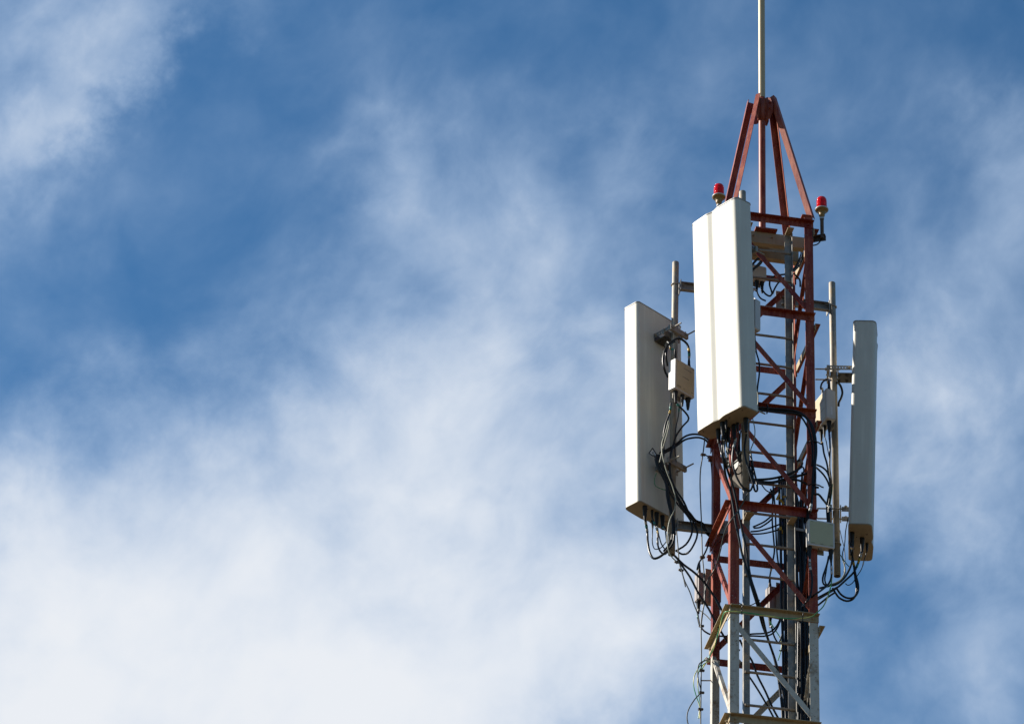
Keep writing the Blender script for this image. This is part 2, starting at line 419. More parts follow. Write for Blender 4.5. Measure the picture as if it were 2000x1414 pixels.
def catmull(P, closed=False, step=0.03):
    n = len(P)
    if n < 3: 
        return [P[0].lerp(P[-1], k / 4) for k in range(5)]
    out = []
    for i in range(n if closed else n - 1):
        p1, p2 = P[i], P[(i + 1) % n]
        p0 = P[(i - 1) % n] if (closed or i) else p1 * 2 - p2
        p3 = P[(i + 2) % n] if (closed or i + 2 < n) else p2 * 2 - p1
        # centripetal form keeps loops from overshooting
        d1, d2, d3 = [max((b - a).length, 1e-5) ** 0.5 for a, b in ((p0, p1), (p1, p2), (p2, p3))]
        m1 = ((p1 - p0) / d1 - (p2 - p0) / (d1 + d2) + (p2 - p1) / d2) * d2
        m2 = ((p2 - p1) / d2 - (p3 - p1) / (d2 + d3) + (p3 - p2) / d3) * d2
        k = max(3, min(14, int((p2 - p1).length / step)))
        for j in range(k):
            t = j / k; t2, t3 = t * t, t * t * t
            out.append(p1 * (2 * t3 - 3 * t2 + 1) + m1 * (t3 - 2 * t2 + t) + p2 * (-2 * t3 + 3 * t2) + m2 * (t3 - t2))
    if not closed: out.append(P[-1].copy())
    return out

FRAME = {}
def thing(name, label, cat, base=(0, 0, 0), frame=None, group=None):
    """an Empty at the thing's base that parents its parts"""
    o = bpy.data.objects.new(name, None); col.objects.link(o)
    o.empty_display_size = 0.1
    m = TOWER @ (Matrix.Translation(base) if frame is None else frame)
    o.matrix_world = m
    FRAME[o.name] = m
    return tag(o, label, cat, group)

def tag(o, label, cat, group=None):
    o['label'] = label; o['category'] = cat
    if group: o['group'] = group
    return o

def solo(mb, name, label, cat, base, group=None):
    """a thing that is a single mesh, its origin at base"""
    m = TOWER @ Matrix.Translation(base)
    FRAME['_'] = m
    X = m.inverted() @ TOWER
    mb.v = [X @ p for p in mb.v]
    o = mb.build(name, None, M_in=Matrix.Identity(4))
    o.matrix_world = m
    FRAME[o.name] = m
    return tag(o, label, cat, group)

# ------------------------------------------------------------------ ground
def ground():
    me = bpy.data.meshes.new('ground')
    s = 3000
    me.from_pydata([(-s, -s, 0), (s, -s, 0), (s, s, 0), (-s, s, 0)], [], [(0, 1, 2, 3)])
    o = bpy.data.objects.new('ground', me); col.objects.link(o); o['kind'] = 'structure'
    m, n, b, tc = pbsdf('dry_ground')
    a = n.noise(tc, 0.3, 8, 0.65).outputs[0]; c = n.noise(tc, 6.0, 6, 0.6).outputs[0]
    f = n.m('MULTIPLY_ADD', a, 0.6, n.m('MULTIPLY', c, 0.4))
    n.set(b, 'Base Color', n.ramp(f, [(0.3, (0.05, 0.038, 0.02)), (0.5, (0.09, 0.065, 0.034)), (0.7, (0.13, 0.092, 0.05))]))
    b.inputs['Roughness'].default_value = 0.95
    me.materials.append(m)
ground()

# ------------------------------------------------------------------ lattice tower
H = 0.375
A_, B_, C_, D_ = (-H, -H), (H, -H), (-H, H), (H, H)
TOPW = 4.10
SEAM = -0.035
tower = thing('lattice_tower', 'red and white square lattice tower of steel angles with pyramid top', 'tower', (0, 0, GROUND_W))
for (u, v) in (A_, B_, C_, D_):
    du, dv = Vector((-u, 0, 0)).normalized(), Vector((0, -v, 0)).normalized()
    seam = SEAM if v < 0 else SEAM - 0.05
    MB().mat('red').angle((u, v, seam), (u, v, TOPW), du, 0.078, dv, 0.078, 0.007).build('leg', tower)
    MB().mat('white').angle((u, v, GROUND_W), (u, v, seam), du, 0.078, dv, 0.078, 0.007).build('leg', tower)
    # cap plate and the shoe plate that joins the two lengths
    MB().mat('red').bbox((u - 0.012, v - 0.012, TOPW + 0.0005), (u + du.x * 0.1, v + dv.y * 0.1, TOPW + 0.008)).build('cap_plate', tower)

FACES = {   # start corner, end corner, outward normal; diagonals fall from the first corner to the second
    'near': (A_, B_, Vector((0, -1, 0))),
    'right': (B_, D_, Vector((1, 0, 0))),
    'far': (D_, C_, Vector((0, 1, 0))),
    'left': (C_, A_, Vector((-1, 0, 0))),
}
def girt(face, w, key, inner=None):
    (a, b, n) = FACES[face]
    off = {'near': 0.0, 'left': 0.0, 'right': -0.10, 'far': -0.10}[face]
    pa, pb = Vector((*a, w + off)), Vector((*b, w + off))
    d = (pb - pa).normalized()
    o = n * 0.0015
    ext = 0.0 if face == 'near' else 0.035
    p0, p1 = pa - d * (0.002 if face == 'near' else 0.03) + o, pb + d * (0.003 if face == 'near' else 0.03) + o
    mb = MB().mat(inner or key)
    top = Vector((0, 0, 0.032))
    # upright flange against the legs, then the lying flange outwards at its top edge
    mb.prism([(0, 0), (0.006, 0), (0.006, 0.064), (0, 0.064)], p0 - top, p1 - top, n)
    q = MB()
    mb.v = []; mb.f = []; mb.mi = []; mb.sm = []
    mb.box((p0 + p1) / 2 + n * 0.003, (p1 - p0) / 2, n * 0.003, (0, 0, 0.032))
    mb.mat(key)
    mb.box((p0 + p1) / 2 + n * 0.0275 + Vector((0, 0, 0.029)), (p1 - p0) / 2 + d * 0.0005, n * 0.0212, (0, 0, 0.0028))
    for e, s_ in ((pa, 1), (pb, -1)):
        mb.bolt(e + d * s_ * 0.045 + n * 0.0075 - Vector((0, 0, 0.006)), n)
    return mb.build('girt', tower)
def brace(face, w, key):
    (a, b, n) = FACES[face]
    pa, pb = Vector((*a, w - 0.055)), Vector((*b, w - 1.0 + 0.035))
    if face in ('right', 'far'): pa.z -= 0.08; pb.z -= 0.08
    d = (pb - pa).normalized()
    p0, p1 = pa + d * 0.035, pb - d * 0.03
    up = n.cross(d).normalized()
    if up.z < 0: up = -up
    o = -n * 0.0085
    return MB().mat(key).angle(p0 + o + up * 0.02, p1 + o + up * 0.02, -up, 0.046, -n, 0.03, 0.005).build('diagonal_brace', tower)
for i in (4, 3, 2, 1, 0, -1):
    for face in FACES:
        if i == 4 and face in ('right',): girt(face, 4.02, 'red', 'cream'); continue
        key = 'red' if i > 0 else 'cream'
        if i == 0 and face == 'far': key = 'red'
        girt(face, i * 1.0 if i < 4 else 4.0, key, 'cream' if (face == 'right' and i > 0) else None)
for i in (4, 3, 2, 1, 0):
    for face in FACES:
        brace(face, i * 1.0, 'red' if i > 0 else 'white')
lower = MB().mat('white')                       # the shaft below the picture, down to the ground
for i in range(-1, -14, -1):
    for face, (a, b, n) in FACES.items():
        pa, pb = Vector((*a, i - 0.06)), Vector((*b, i - 0.96))
        lower.angle(pa - n * 0.009, pb - n * 0.009, (0, 0, 1), 0.046, -n, 0.03, 0.005)
        if i > -2: continue
        lower.box((Vector((*a, i)) + Vector((*b, i))) / 2 + n * 0.005, (Vector((*b, 0)) - Vector((*a, 0))) / 2, n * 0.003, (0, 0, 0.032))
o = lower.build('lower_lattice', tower); o['kind'] = 'stuff'
MB().mat('white').bbox((-0.8, -0.8, GROUND_W - 0.3), (0.8, 0.8, GROUND_W + 0.25)).build('footing', tower)

# pyramid over the top, gathered on a hub round the mast
HUB = Vector((0, 0, 5.55))
SPIRE = {   # heel at the hub, two flange directions and widths
    A_: (at(1476, 185, -0.07), (0.7, -0.7, 0), 0.050, (0.7, 0.7, 0), 0.05),
    B_: (at(1511, 186, -0.05), (-0.7, 0.7, 0), 0.050, (0.7, 0.7, 0), 0.05),
    C_: (at(1459, 200, 0.07), (1, 0, 0), 0.062, (0, -1, 0), 0.06),
    D_: (at(1513, 213, 0.07), (-1, 0, 0), 0.062, (0, -1, 0), 0.06),
}
for (u, v) in (A_, B_, C_, D_):
    rad = Vector((u, v, 0)).normalized(); tang = Vector((-rad.y, rad.x, 0))
    p1, d1, a1, d2, a2 = SPIRE[(u, v)]
    p0 = Vector((u, v, TOPW + 0.012)) - rad * 0.006
    MB().mat('red').angle(p0, p1, d1, a1, d2, a2, 0.006).build('spire_leg', tower)
    g = MB().mat('red')
    P = [(0.033, -0.14), (0.05, -0.17), (0.085, -0.16), (0.115, -0.09), (0.115, 0.0), (0.095, 0.07), (0.06, 0.095), (0.033, 0.09)]
    tz = tang * 0.004
    nP = len(P)
    V = [HUB + rad * x + Vector((0, 0, z)) + tz for x, z in P] + [HUB + rad * x + Vector((0, 0, z)) - tz for x, z in P]
    F = [tuple(range(nP)), tuple(reversed(range(nP, 2 * nP)))] + [(i, nP + i, nP + (i + 1) % nP, (i + 1) % nP) for i in range(nP)]
    g.add(V, F)
    for dz in (-0.05, 0.02):
        g.bolt(HUB + rad * 0.09 + Vector((0, 0, dz)) + tang * 0.006, tang, 0.009)
        g.bolt(HUB + rad * 0.09 + Vector((0, 0, dz)) - tang * 0.006, -tang, 0.009)
    g.build('gusset_plate', tower)
hub = MB().mat('red').lathe([(0.034, -0.16), (0.044, -0.155), (0.044, 0.085), (0.034, 0.09)], HUB, (0, 0, 1), 24, caps=False).build('hub_collar', tower)

# two cream channel beams that carry the foot of the mast
for v0, sg in ((-0.11, -1), (0.11, 1)):
    mb = MB().mat('cream')
    w0, w1 = 3.93, 4.05
    mb.bbox((-H + 0.01, v0 - 0.003, w0), (H - 0.012, v0 + 0.003, w1))
    mb.bbox((-H + 0.01, v0 + 0.003 * 1 + (0 if sg > 0 else 0), w0 - 0.0005), (H - 0.012, v0 + 0.058, w0 + 0.006))
    mb.bbox((-H + 0.01, v0 + 0.0031, w1 - 0.006), (H - 0.012, v0 + 0.058, w1 + 0.0005))
    for x in (-0.11, 0.06): mb.bolt((x, v0 - 0.0034, w0 + 0.07), (0, -1, 0), 0.008)
    mb.build('mast_beam', tower)
MB().mat('red').bbox((-0.10, -0.17, 4.0525), (0.10, 0.17, 4.066)).build('base_plate', tower)

# ------------------------------------------------------------------ mast
mast = thing('mast', 'tall slender cream steel mast rising from the pyramid top of the tower', 'mast', (0, 0, 4.067))
MB().mat('red').cyl((0, 0, 4.067), (0, 0, 5.66), 0.0315, seg=28).build('pipe', mast)['label'] = 'red painted lower pipe'
MB().mat('mast').cyl((0, 0, 5.6605), (0, 0, 8.2), 0.0312, seg=28).build('pipe', mast)
MB().mat('galv').lathe([(0.028, 8.201), (0.012, 8.25), (0.010, 8.9), (0.001, 9.0)], (0, 0, 0), (0, 0, 1), 16).build('finial', mast)

# ------------------------------------------------------------------ ladder
ladder = thing('ladder', 'grey steel ladder with round rungs climbing inside the tower', 'ladder', (-0.01, -0.26, GROUND_W))
LT = 3.955
for u, sg in ((-0.227, 1), (0.211, -1)):
    mb = MB().mat('alu')
    # web faces the viewer, lip points forward on the outer edge
    if sg > 0:
        mb.angle((u, -0.236, GROUND_W), (u, -0.236, LT), (1, 0, 0), 0.052, (0, 1, 0), 0.05, 0.006)
    else:
        mb.angle((u, -0.236, GROUND_W), (u, -0.236, LT), (-1, 0, 0), 0.064, (0, -1, 0), 0.05, 0.006)
    mb.build('rail', ladder)
low = MB().mat('rung')
rungs = [3.442 - 0.3034 * k for k in range(-1, 60)]
for w in rungs:
    if w < GROUND_W + 0.2: break
    tgt = MB().mat('rung') if w > -1.75 else low
    tgt.cyl((-0.219, -0.245, w + 0.01), (0.20, -0.245, w + 0.01), 0.0115, seg=12)
    if tgt is not low: tgt.build('rung', ladder)
o = low.build('lower_rungs', ladder); o['kind'] = 'stuff'
for w in (4.0, 1.0, -1.0):
    for u in (-0.20, 0.178):
        mb = MB().mat('cream')
        wz = w - 0.04
        mb.box((u, -0.303, wz), (0.028, 0, 0), (0, 0.068 if w < 3 else 0.06, 0), (0, 0, 0.003))
        if w < 3: mb.box((u, -0.2325, wz - 0.025), (0.028, 0, 0), (0, 0.002, 0), (0, 0, 0.0215))
        mb.build('clip', ladder)

# ------------------------------------------------------------------ aviation beacons
def beacon(flange, stem_len, label, arm_from, arm_z):
    x = Vector(flange)
    b = thing('warning_light', label, 'warning light', x - Vector((0, 0, stem_len)), group='red aviation warning lights')
    lens = MB().mat('lens').lathe([(0.045, 0.012), (0.0465, 0.03), (0.0465, 0.095), (0.044, 0.116), (0.036, 0.132), (0.020, 0.142), (0.001, 0.144)], x, (0, 0, 1), 28, caps=False)
    lo = lens.build('lens', b)
    MB().mat('brass').lathe([(0.014, 0.012), (0.014, 0.04), (0.01, 0.07), (0.001, 0.075)], x, (0, 0, 1), 14).build('lamp', b)
    MB().mat('brass').lathe([(0.018, -0.085), (0.018, -0.07), (0.026, -0.064), (0.028, -0.046), (0.024, -0.043), (0.033, -0.036), (0.034, -0.016), (0.045, -0.012), (0.059, -0.004), (0.060, 0.004), (0.056, 0.011), (0.001, 0.0112)], x, (0, 0, 1), 28).build('holder', b)
    MB().mat('whitet').lathe([(0.0595, -0.001), (0.0612, 0.0), (0.0612, 0.009), (0.0575, 0.0118)], x, (0, 0, 1), 28, caps=False).build('rim', b)
    MB().mat('whitet').lathe([(0.02, -0.10), (0.021, -0.098), (0.021, -0.086), (0.019, -0.0855)], x, (0, 0, 1), 20, caps=False).build('nut', b)
    MB().mat('rust').cyl(x - Vector((0, 0, stem_len)), x - Vector((0, 0, 0.085)), 0.0165, seg=16).build('stem', b)
    a = Vector(arm_from)
    f = x - Vector((0, 0, stem_len))
    mb = MB().mat('dark')
    d = (f - a); d.z = 0; dn = d.normalized(); sd = Vector((-dn.y, dn.x, 0))
    mid = (Vector((a.x, a.y, f.z)) + f + dn * 0.03) / 2
    mb.box(mid - Vector((0, 0, 0.004)), (f + dn * 0.03 - Vector((a.x, a.y, f.z))) / 2, sd * 0.022, (0, 0, 0.003))
    mb.box(mid - Vector((0, 0, 0.0285)) + sd * 0.019, (f + dn * 0.03 - Vector((a.x, a.y, f.z))) / 2, sd * 0.003, (0, 0, 0.0215))
    mb.box(Vector((a.x, a.y, f.z + 0.02)) + dn * 0.004, dn * 0.004, sd * 0.04, (0, 0, 0.06))
    mb.cyl(f - Vector((0, 0, 0.03)), f - Vector((0, 0, 0.008)), 0.02, seg=6, smooth=False)
    mb.build('bracket', b)
    return b
beacon(at(1605, 411, -0.375), 0.275, 'red warning light on the rusty stem right of the tower top', (H + 0.012, -0.34, 4.0), 0)
beacon(at(1404, 386, -0.42), 0.275, 'red warning light peeking over the top of the tallest front antenna', (-H - 0.012, -0.36, 4.0), 0)

# ------------------------------------------------------------------ mounting poles
def pole(label, u0, u1, v, w0, w1, arms, leg, toward):
    p0, p1 = Vector((u0, v, w0)), Vector((u1, v, w1))
    t = thing('mounting_pole', label, 'pole', p0, group='antenna mounting poles')
    mb = MB().mat('galvold')
    mb.lathe([(0.0265, 0.0), (0.0305, 0.0), (0.0305, (p1 - p0).length - 0.004), (0.0285, (p1 - p0).length), (0.0245, (p1 - p0).length)], p0, p1 - p0, 28, caps=False)
    mb.lathe([(0.0262, 0.001), (0.0262, (p1 - p0).length - 0.001)], p0, p1 - p0, 28, caps=False)
    mb.lathe([(0.0305, (p1 - p0).length - 0.0035), (0.001, (p1 - p0).length - 0.0032)], p0, p1 - p0, 28, caps=False)
    mb.build('pipe', t)
    for w in arms:
        c = p0.lerp(p1, (w - w0) / (w1 - w0))
        L = Vector(leg(w)); d = L - c; d.z = 0
        dn = d.normalized(); sd = Vector((-dn.y, dn.x, 0))
        a0, a1 = c + dn * 0.046, L
        am = MB().mat('galv')
        h = (a1 - a0) / 2; mid = (a0 + a1) / 2
        side = toward(dn)
        am.box(mid, h, side * 0.003, (0, 0, 0.036))
        am.box(mid + Vector((0, 0, 0.0385)) + side * 0.019, h, side * 0.022, (0, 0, 0.0025))
        am.box(mid - Vector((0, 0, 0.0385)) + side * 0.019, h, side * 0.022, (0, 0, 0.0025))
        am.build('arm', t)
        pl = MB().mat('galv' if v > 0 else 'oldgalv')
        pl.box(c + dn * 0.042, dn * 0.0035, sd * 0.055, (0, 0, 0.055))
        pl.build('clamp_plate', t)
        ub = MB().mat('galvold')
        for dz in (0.018,):
            pts = [c + dn * 0.075 + sd * 0.036 + Vector((0, 0, dz))]
            for k in range(13):
                an = math.pi * k / 12
                pts.append(c + sd * 0.036 * math.cos(an) - dn * 0.036 * math.sin(an) + Vector((0, 0, dz)))
            pts.append(c + dn * 0.075 - sd * 0.036 + Vector((0, 0, dz)))
            ub.tube(pts, 0.0055, 8)
        ub.build('u_bolt', t)
        fp = MB().mat('galv' if v > 0 else 'oldgalv')
        lh = 0.11 if v > 0 else 0.05
        fp.box(L + Vector((0, 0, 0.0)) + side * 0.006, dn * (0.05 if v > 0 else 0.025), side * 0.003, (0, 0, lh))
        for dz in (-lh * 0.72, lh * 0.72): fp.bolt(L + side * 0.0095 + Vector((0, 0, dz)), side, 0.01)
        fp.build('leg_plate', t)
    return t
near = lambda dn: Vector((0, -1, 0))
pole('galvanised pole left of the tower behind the leftmost antenna', -0.718, -0.718, 0.40, 0.90, 3.958, (3.69, 1.185), lambda w: (-H + 0.11, 0.395, w), near)
pole('galvanised pole right of the tower beside the narrow edge-on antenna', 0.748, 0.748, 0.40, 0.88, 3.953, (3.667, 1.177), lambda w: (H - 0.11, 0.395, w), near)
pole('grey pole behind the front antenna with its open end hanging over the red leg', -0.296, -0.323, -0.60, 1.038, 4.109, (3.55, 1.375), lambda w: (-H + 0.03, -0.385, w), lambda dn: Vector((1, 0, 0)))
# cream gusset that props the front pole's lower arm
gp = MB().mat('rung')
P = [at(1447, 903, -0.52), at(1430, 935, -0.40), at(1428, 948, -0.40), at(1450, 955, -0.44), at(1453, 948, -0.44)]
ex = Vector((0.004, 0, 0))
nP = len(P)
gp.add([p + ex for p in P] + [p - ex for p in P], [tuple(range(nP)), tuple(reversed(range(nP, 2 * nP)))] + [(i, nP + i, nP + (i + 1) % nP, (i + 1) % nP) for i in range(nP)])
gp.build('stay_plate', tower)

# ------------------------------------------------------------------ panel antennas
CONN = {}
def panel(label, base, yaw, tilt, w, d, h, pole_uv, brackets, conns, flip=1):
    fr = Matrix.Translation(base) @ Matrix.Rotation(yaw, 4, 'Z') @ Matrix.Rotation(tilt, 4, 'Y')
    t = thing('panel_antenna', label, 'antenna', frame=fr, group='white panel antennas')
    L = TOWER @ fr
    r = 0.040
    # section: x = depth from the back, y = across
    def front_x(s):
        pts = [(0.0, -0.014), (0.36, -0.003), (0.385, -0.004), (0.465, -0.015), (0.49, -0.016), (0.60, -0.001), (0.63, 0.0), (1.0, -0.010)]
        for (a, xa), (b, xb) in zip(pts, pts[1:]):
            if s <= b: return d + xa + (xb - xa) * (s - a) / (b - a)
        return d
    sec = []
    def arc(cx, cy, a0, a1, rr, n=7):
        for k in range(n + 1):
            a = a0 + (a1 - a0) * k / n
            sec.append((cx + rr * math.cos(a), cy + rr * math.sin(a)))
    hw = w / 2
    arc(r, -hw + r, math.pi * 1.5, math.pi, r)            # back corner, low side (reversed order fixed by prism)
    sec2 = []
    sec.clear()
    def A2(cx, cy, a0, a1, rr=r, n=7):
        return [(cx + rr * math.cos(a0 + (a1 - a0) * k / n), cy + rr * math.sin(a0 + (a1 - a0) * k / n)) for k in range(n + 1)]
    xl, xr = front_x(0.0), front_x(1.0)
    prof = A2(r * .8, -hw + r * .8, -math.pi, -math.pi / 2, r * .8)
    prof += A2(xl - r, -hw + r, -math.pi / 2, 0)
    for k in range(1, 64):
        s_ = k / 64.0
        y = -hw + w * s_
        if -hw + r * 1.2 < y < hw - r * 1.2: prof.append((front_x(s_), y))
    prof += A2(xr - r, hw - r, 0, math.pi / 2)
    prof += A2(r * .8, hw - r * .8, math.pi / 2, math.pi, r * .8)
    if flip < 0: prof = [(x, -y) for x, y in prof][::-1]
    n = len(prof)
    mb = MB().mat('radome')
    V = [(x, y, z) for z in (0.0, h) for x, y in prof]
    mb.add(V, [(i, (i + 1) % n, n + (i + 1) % n, n + i) for i in range(n)], True)
    mb.build('radome', t, M_in=L)
    cx, cy = d / 2, 0.0
    def inset(k, z): return [(cx + (x - cx) * k[0], cy + (y - cy) * k[1], z) for x, y in prof]
    # thin end caps, the top one standing a few millimetres proud
    cap = MB().mat('rim')
    K1 = (1 + 0.006 / d, 1 + 0.006 / w)
    V = inset(K1, h - 0.006) + inset(K1, h + 0.004) + inset((1, 1), h + 0.007)
    cap.add(V, [(i, (i + 1) % n, n + (i + 1) % n, n + i) for i in range(n)] + [(n + i, n + (i + 1) % n, 2 * n + (i + 1) % n, 2 * n + i) for i in range(n)] + [tuple(range(2 * n, 3 * n)), tuple(reversed(range(n)))])
    cap.build('top_cap', t, M_in=L)
    bot = MB().mat('base')
    V = inset((1 + 0.003 / d, 1 + 0.003 / w), 0.0035) + inset((1 + 0.003 / d, 1 + 0.003 / w), -0.006) + inset((0.985, 0.99), -0.009)
    bot.add(V, [(n + i, n + (i + 1) % n, (i + 1) % n, i) for i in range(n)] + [(2 * n + i, 2 * n + (i + 1) % n, n + (i + 1) % n, n + i) for i in range(n)] + [tuple(reversed(range(2 * n, 3 * n))), tuple(range(n))])
    bot.mat('dark')
    rnd = random.Random(int(abs(yaw) * 100))
    for k in range(7):
        c = (rnd.uniform(0.03, d - 0.03), rnd.uniform(-hw + .05, hw - .05), -0.0095)
        bot.cyl(c, (c[0], c[1], -0.013), 0.006, seg=8)
    bot.build('bottom_cap', t, M_in=L)
    # sockets
    out = []
    Li = fr.inverted()
    for (px, py, big) in conns:
        p = at_w(px, py, base[2] - 0.01)
        q = Li @ p
        q.x = min(max(q.x, 0.03), d - 0.03); q.y = min(max(q.y, -hw + 0.03), hw - 0.03); q.z = -0.0092
        k = 1.0 if big else 0.62
        c = MB().mat('rubber').lathe([(0.021 * k, 0), (0.021 * k, -0.03 * k), (0.0185 * k, -0.033 * k), (0.0195 * k, -0.055 * k), (0.017 * k, -0.058 * k), (0.0165 * k, -0.09 * k), (0.0125 * k, -0.115 * k), (0.011 * k, -0.135 * k)][::-1], q, (0, 0, 1), 14)
        c.build('connector', t, M_in=L)
        out.append(fr @ Vector((q.x, q.y, q.z - 0.12 * k)))
    # clamps to the pole: two side arms, a web, a clamp bar and long threaded rods
    for w_abs, top in brackets:
        zl = (w_abs - base[2])
        pc = Li @ Vector((pole_uv[0], pole_uv[1], w_abs))
        gx, gy = pc.x, pc.y
        b = MB().mat('galv')
        gy_ = 0
        ys = (-0.085, 0.085)
        if top:
            for y in ys:
                b.strip((-0.001, gy + y, zl + 0.02), (gx - 0.06, gy + y, zl + 0.02), (0, 0, 0.042), 9)
            b.mat('oldgalv').bbox((gx + 0.045, gy - 0.082, zl - 0.036), (-0.004, gy + 0.082, zl - 0.031))
            for fx in (0.3, 0.7):
                for y in (-0.045, 0.045):
                    b.bolt((gx * fx, gy + y, zl - 0.0365), (0, 0, -1), 0.012)
            b.bbox((-0.006, gy - 0.0815, zl - 0.030), (-0.001, gy + 0.0815, zl + 0.045))
        else:
            for y in ys:
                b.bbox((gx + 0.048, gy + y - 0.004, zl - 0.022), (-0.001, gy + y + 0.004, zl + 0.022))
            b.bbox((-0.005, gy - 0.08, zl - 0.02), (-0.001, gy + 0.08, zl + 0.02))
        b.mat('galvold').bbox((gx + 0.034, gy - 0.105, zl - 0.03), (gx + 0.044, gy + 0.105, zl + 0.03))
        for y in ys: b.bolt((-0.03, gy + y + (0.005 if y > 0 else -0.005), zl + 0.02), (0, 1 if y > 0 else -1, 0), 0.010)
        bo = b.build('bracket', t, M_in=L)
        cb = MB().mat('galvold')
        cb.bbox((gx - 0.062, gy - 0.115, zl - 0.027), (gx - 0.036, gy + 0.115, zl + 0.027))
        cb.build('clamp_bar', bo, M_in=L)
        for y in (-0.088, 0.088):
            rd = MB().mat('galvold')
            rd.cyl((gx - 0.165, gy + y, zl), (gx + 0.06, gy + y, zl), 0.0068, seg=10)
            rd.cyl((gx - 0.076, gy + y, zl), (gx - 0.063, gy + y, zl), 0.015, seg=6, smooth=False)
            rd.build('rod', bo, M_in=L)
    return t, out
FRONT, fc = panel('large white panel antenna nearest the viewer, broad grooved face turned left', (-0.399, -0.663, 1.611), 3.671, 0.040, 0.590, 0.196, 2.111, (-0.31, -0.60),
    ((3.45, True), (1.80, False)),
    [(1403, 838, 1), (1411, 824, 1), (1415, 834, 1), (1426, 838, 1), (1438, 832, 1), (1445, 828, 0), (1461, 819, 1), (1418, 820, 0)], flip=1)
LEFT, lc = panel('leftmost white panel antenna showing its shaded back and sunlit narrow side', (-0.783, 0.496, 1.366), 2.177, 0.034, 0.582, 0.198, 2.112, (-0.718, 0.40),
    ((3.17, True), (1.78, False)),
    [(1263.4, 987, 1), (1274.4, 1016, 0), (1285.5, 1000, 1), (1297, 1006, 1), (1277, 995, 0)])
RIGHT, rc = panel('rightmost white panel antenna seen along its narrow grey edge', (0.845, 0.365, 1.216), -0.256, 0.039, 0.64, 0.216, 2.10, (0.748, 0.40),
    ((2.95, True), (1.50, False)),
    [(1664.5, 1040, 1), (1684, 1050, 1), (1693.5, 1060, 0), (1663, 1058, 1)])
#<<PART2>>
# ------------------------------------------------------------------ equipment boxes
def eq_box(label, centre, yaw, w, h, d, face, conn_top, conn_bot, name='equipment_box', prints=(), sticker=None, frame=False, lugs=True, body='box'):
    """box whose cover looks along yaw; connectors at (side, fraction of depth, size); returns their tips"""
    fr = Matrix.Translation(centre) @ Matrix.Rotation(yaw, 4, 'Z')
    t = thing(name, label, 'equipment box', frame=fr @ Matrix.Translation((0, 0, -h / 2)), group='small antenna equipment boxes')
    L = TOWER @ fr
    hw, hh, hd = w / 2, h / 2, d / 2
    def slab(mb, x0, x1, k, c, ww=hw, hh_=hh):
        P = [(-ww + c, -hh_), (ww - c, -hh_), (ww, -hh_ + c), (ww, hh_ - c), (ww - c, hh_), (-ww + c, hh_), (-ww, hh_ - c), (-ww, -hh_ + c)]
        V = [(x0, y, z) for y, z in P] + [(x1, y * k, z * k) for y, z in P]
        n = 8
        mb.add(V, [(i, (i + 1) % n, n + (i + 1) % n, n + i) for i in range(n)] + [tuple(reversed(range(n))), tuple(range(n, 2 * n))])
    mb = MB().mat(body)
    slab(mb, -hd, -hd + 0.028, 1, 0.008, hw - 0.006, hh - 0.006)
    slab(mb, -hd + 0.031, hd - 0.004, 1, 0.009)
    slab(mb, hd - 0.0039, hd, 0.975, 0.009)
    mb.build('case', t, M_in=L)
    cv = MB().mat(face)
    cw, ch = (hw - 0.008, hh - 0.008) if not frame else (hw - 0.012, hh - 0.012)
    cv.bbox((hd + 0.0005, -cw * .97, -ch * .97), (hd + 0.0025, cw * .97, ch * .97))
    cv.mat('ink')
    for (y0, y1, z, tall) in prints:           # rows of small illegible print
        x = y0
        rr = random.Random(int((y0 + z) * 1e4))
        while x < y1:
            a = rr.uniform(0.004, 0.011)
            cv.bbox((hd + 0.003, x, z - tall / 2), (hd + 0.0036, min(x + a, y1), z + tall / 2)); x += a + 0.003
    cv.build('cover', t, M_in=L)
    if sticker:
        sk = MB().mat('label'); y, z0, z1, wd = sticker
        sk.bbox((y, hw * 1 + 0.0006, z0), (y + wd, hw + 0.0016, z1)); sk.build('sticker', t, M_in=L)
    if lugs:
        lg = MB().mat('galvold')
        lg.bbox((-hd - 0.02, -0.05, -hh - 0.03), (-hd - 0.015, 0.05, hh + 0.03))
        lg.bbox((-hd - 0.0145, -0.04, -0.03), (-hd - 0.0005, 0.04, 0.03))
        lg.build('mount_plate', t, M_in=L)
    tips = []
    for lst, sg in ((conn_top, 1), (conn_bot, -1)):
        for (y, fx, k) in lst:
            q = Vector((-hd + d * fx, y * hw, sg * (hh + 0.0005)))
            prof = [(0.022 * k, 0), (0.022 * k, 0.012), (0.020 * k, 0.014), (0.020 * k, 0.03), (0.0155 * k, 0.045), (0.0145 * k, 0.075), (0.011 * k, 0.10), (0.009 * k, 0.118)]
            MB().mat('rubber').lathe(prof, q, (0, 0, sg), 14).build('connector', t, M_in=L)
            tips.append(fr @ (q + Vector((0, 0, sg * 0.112))))
    return t, tips

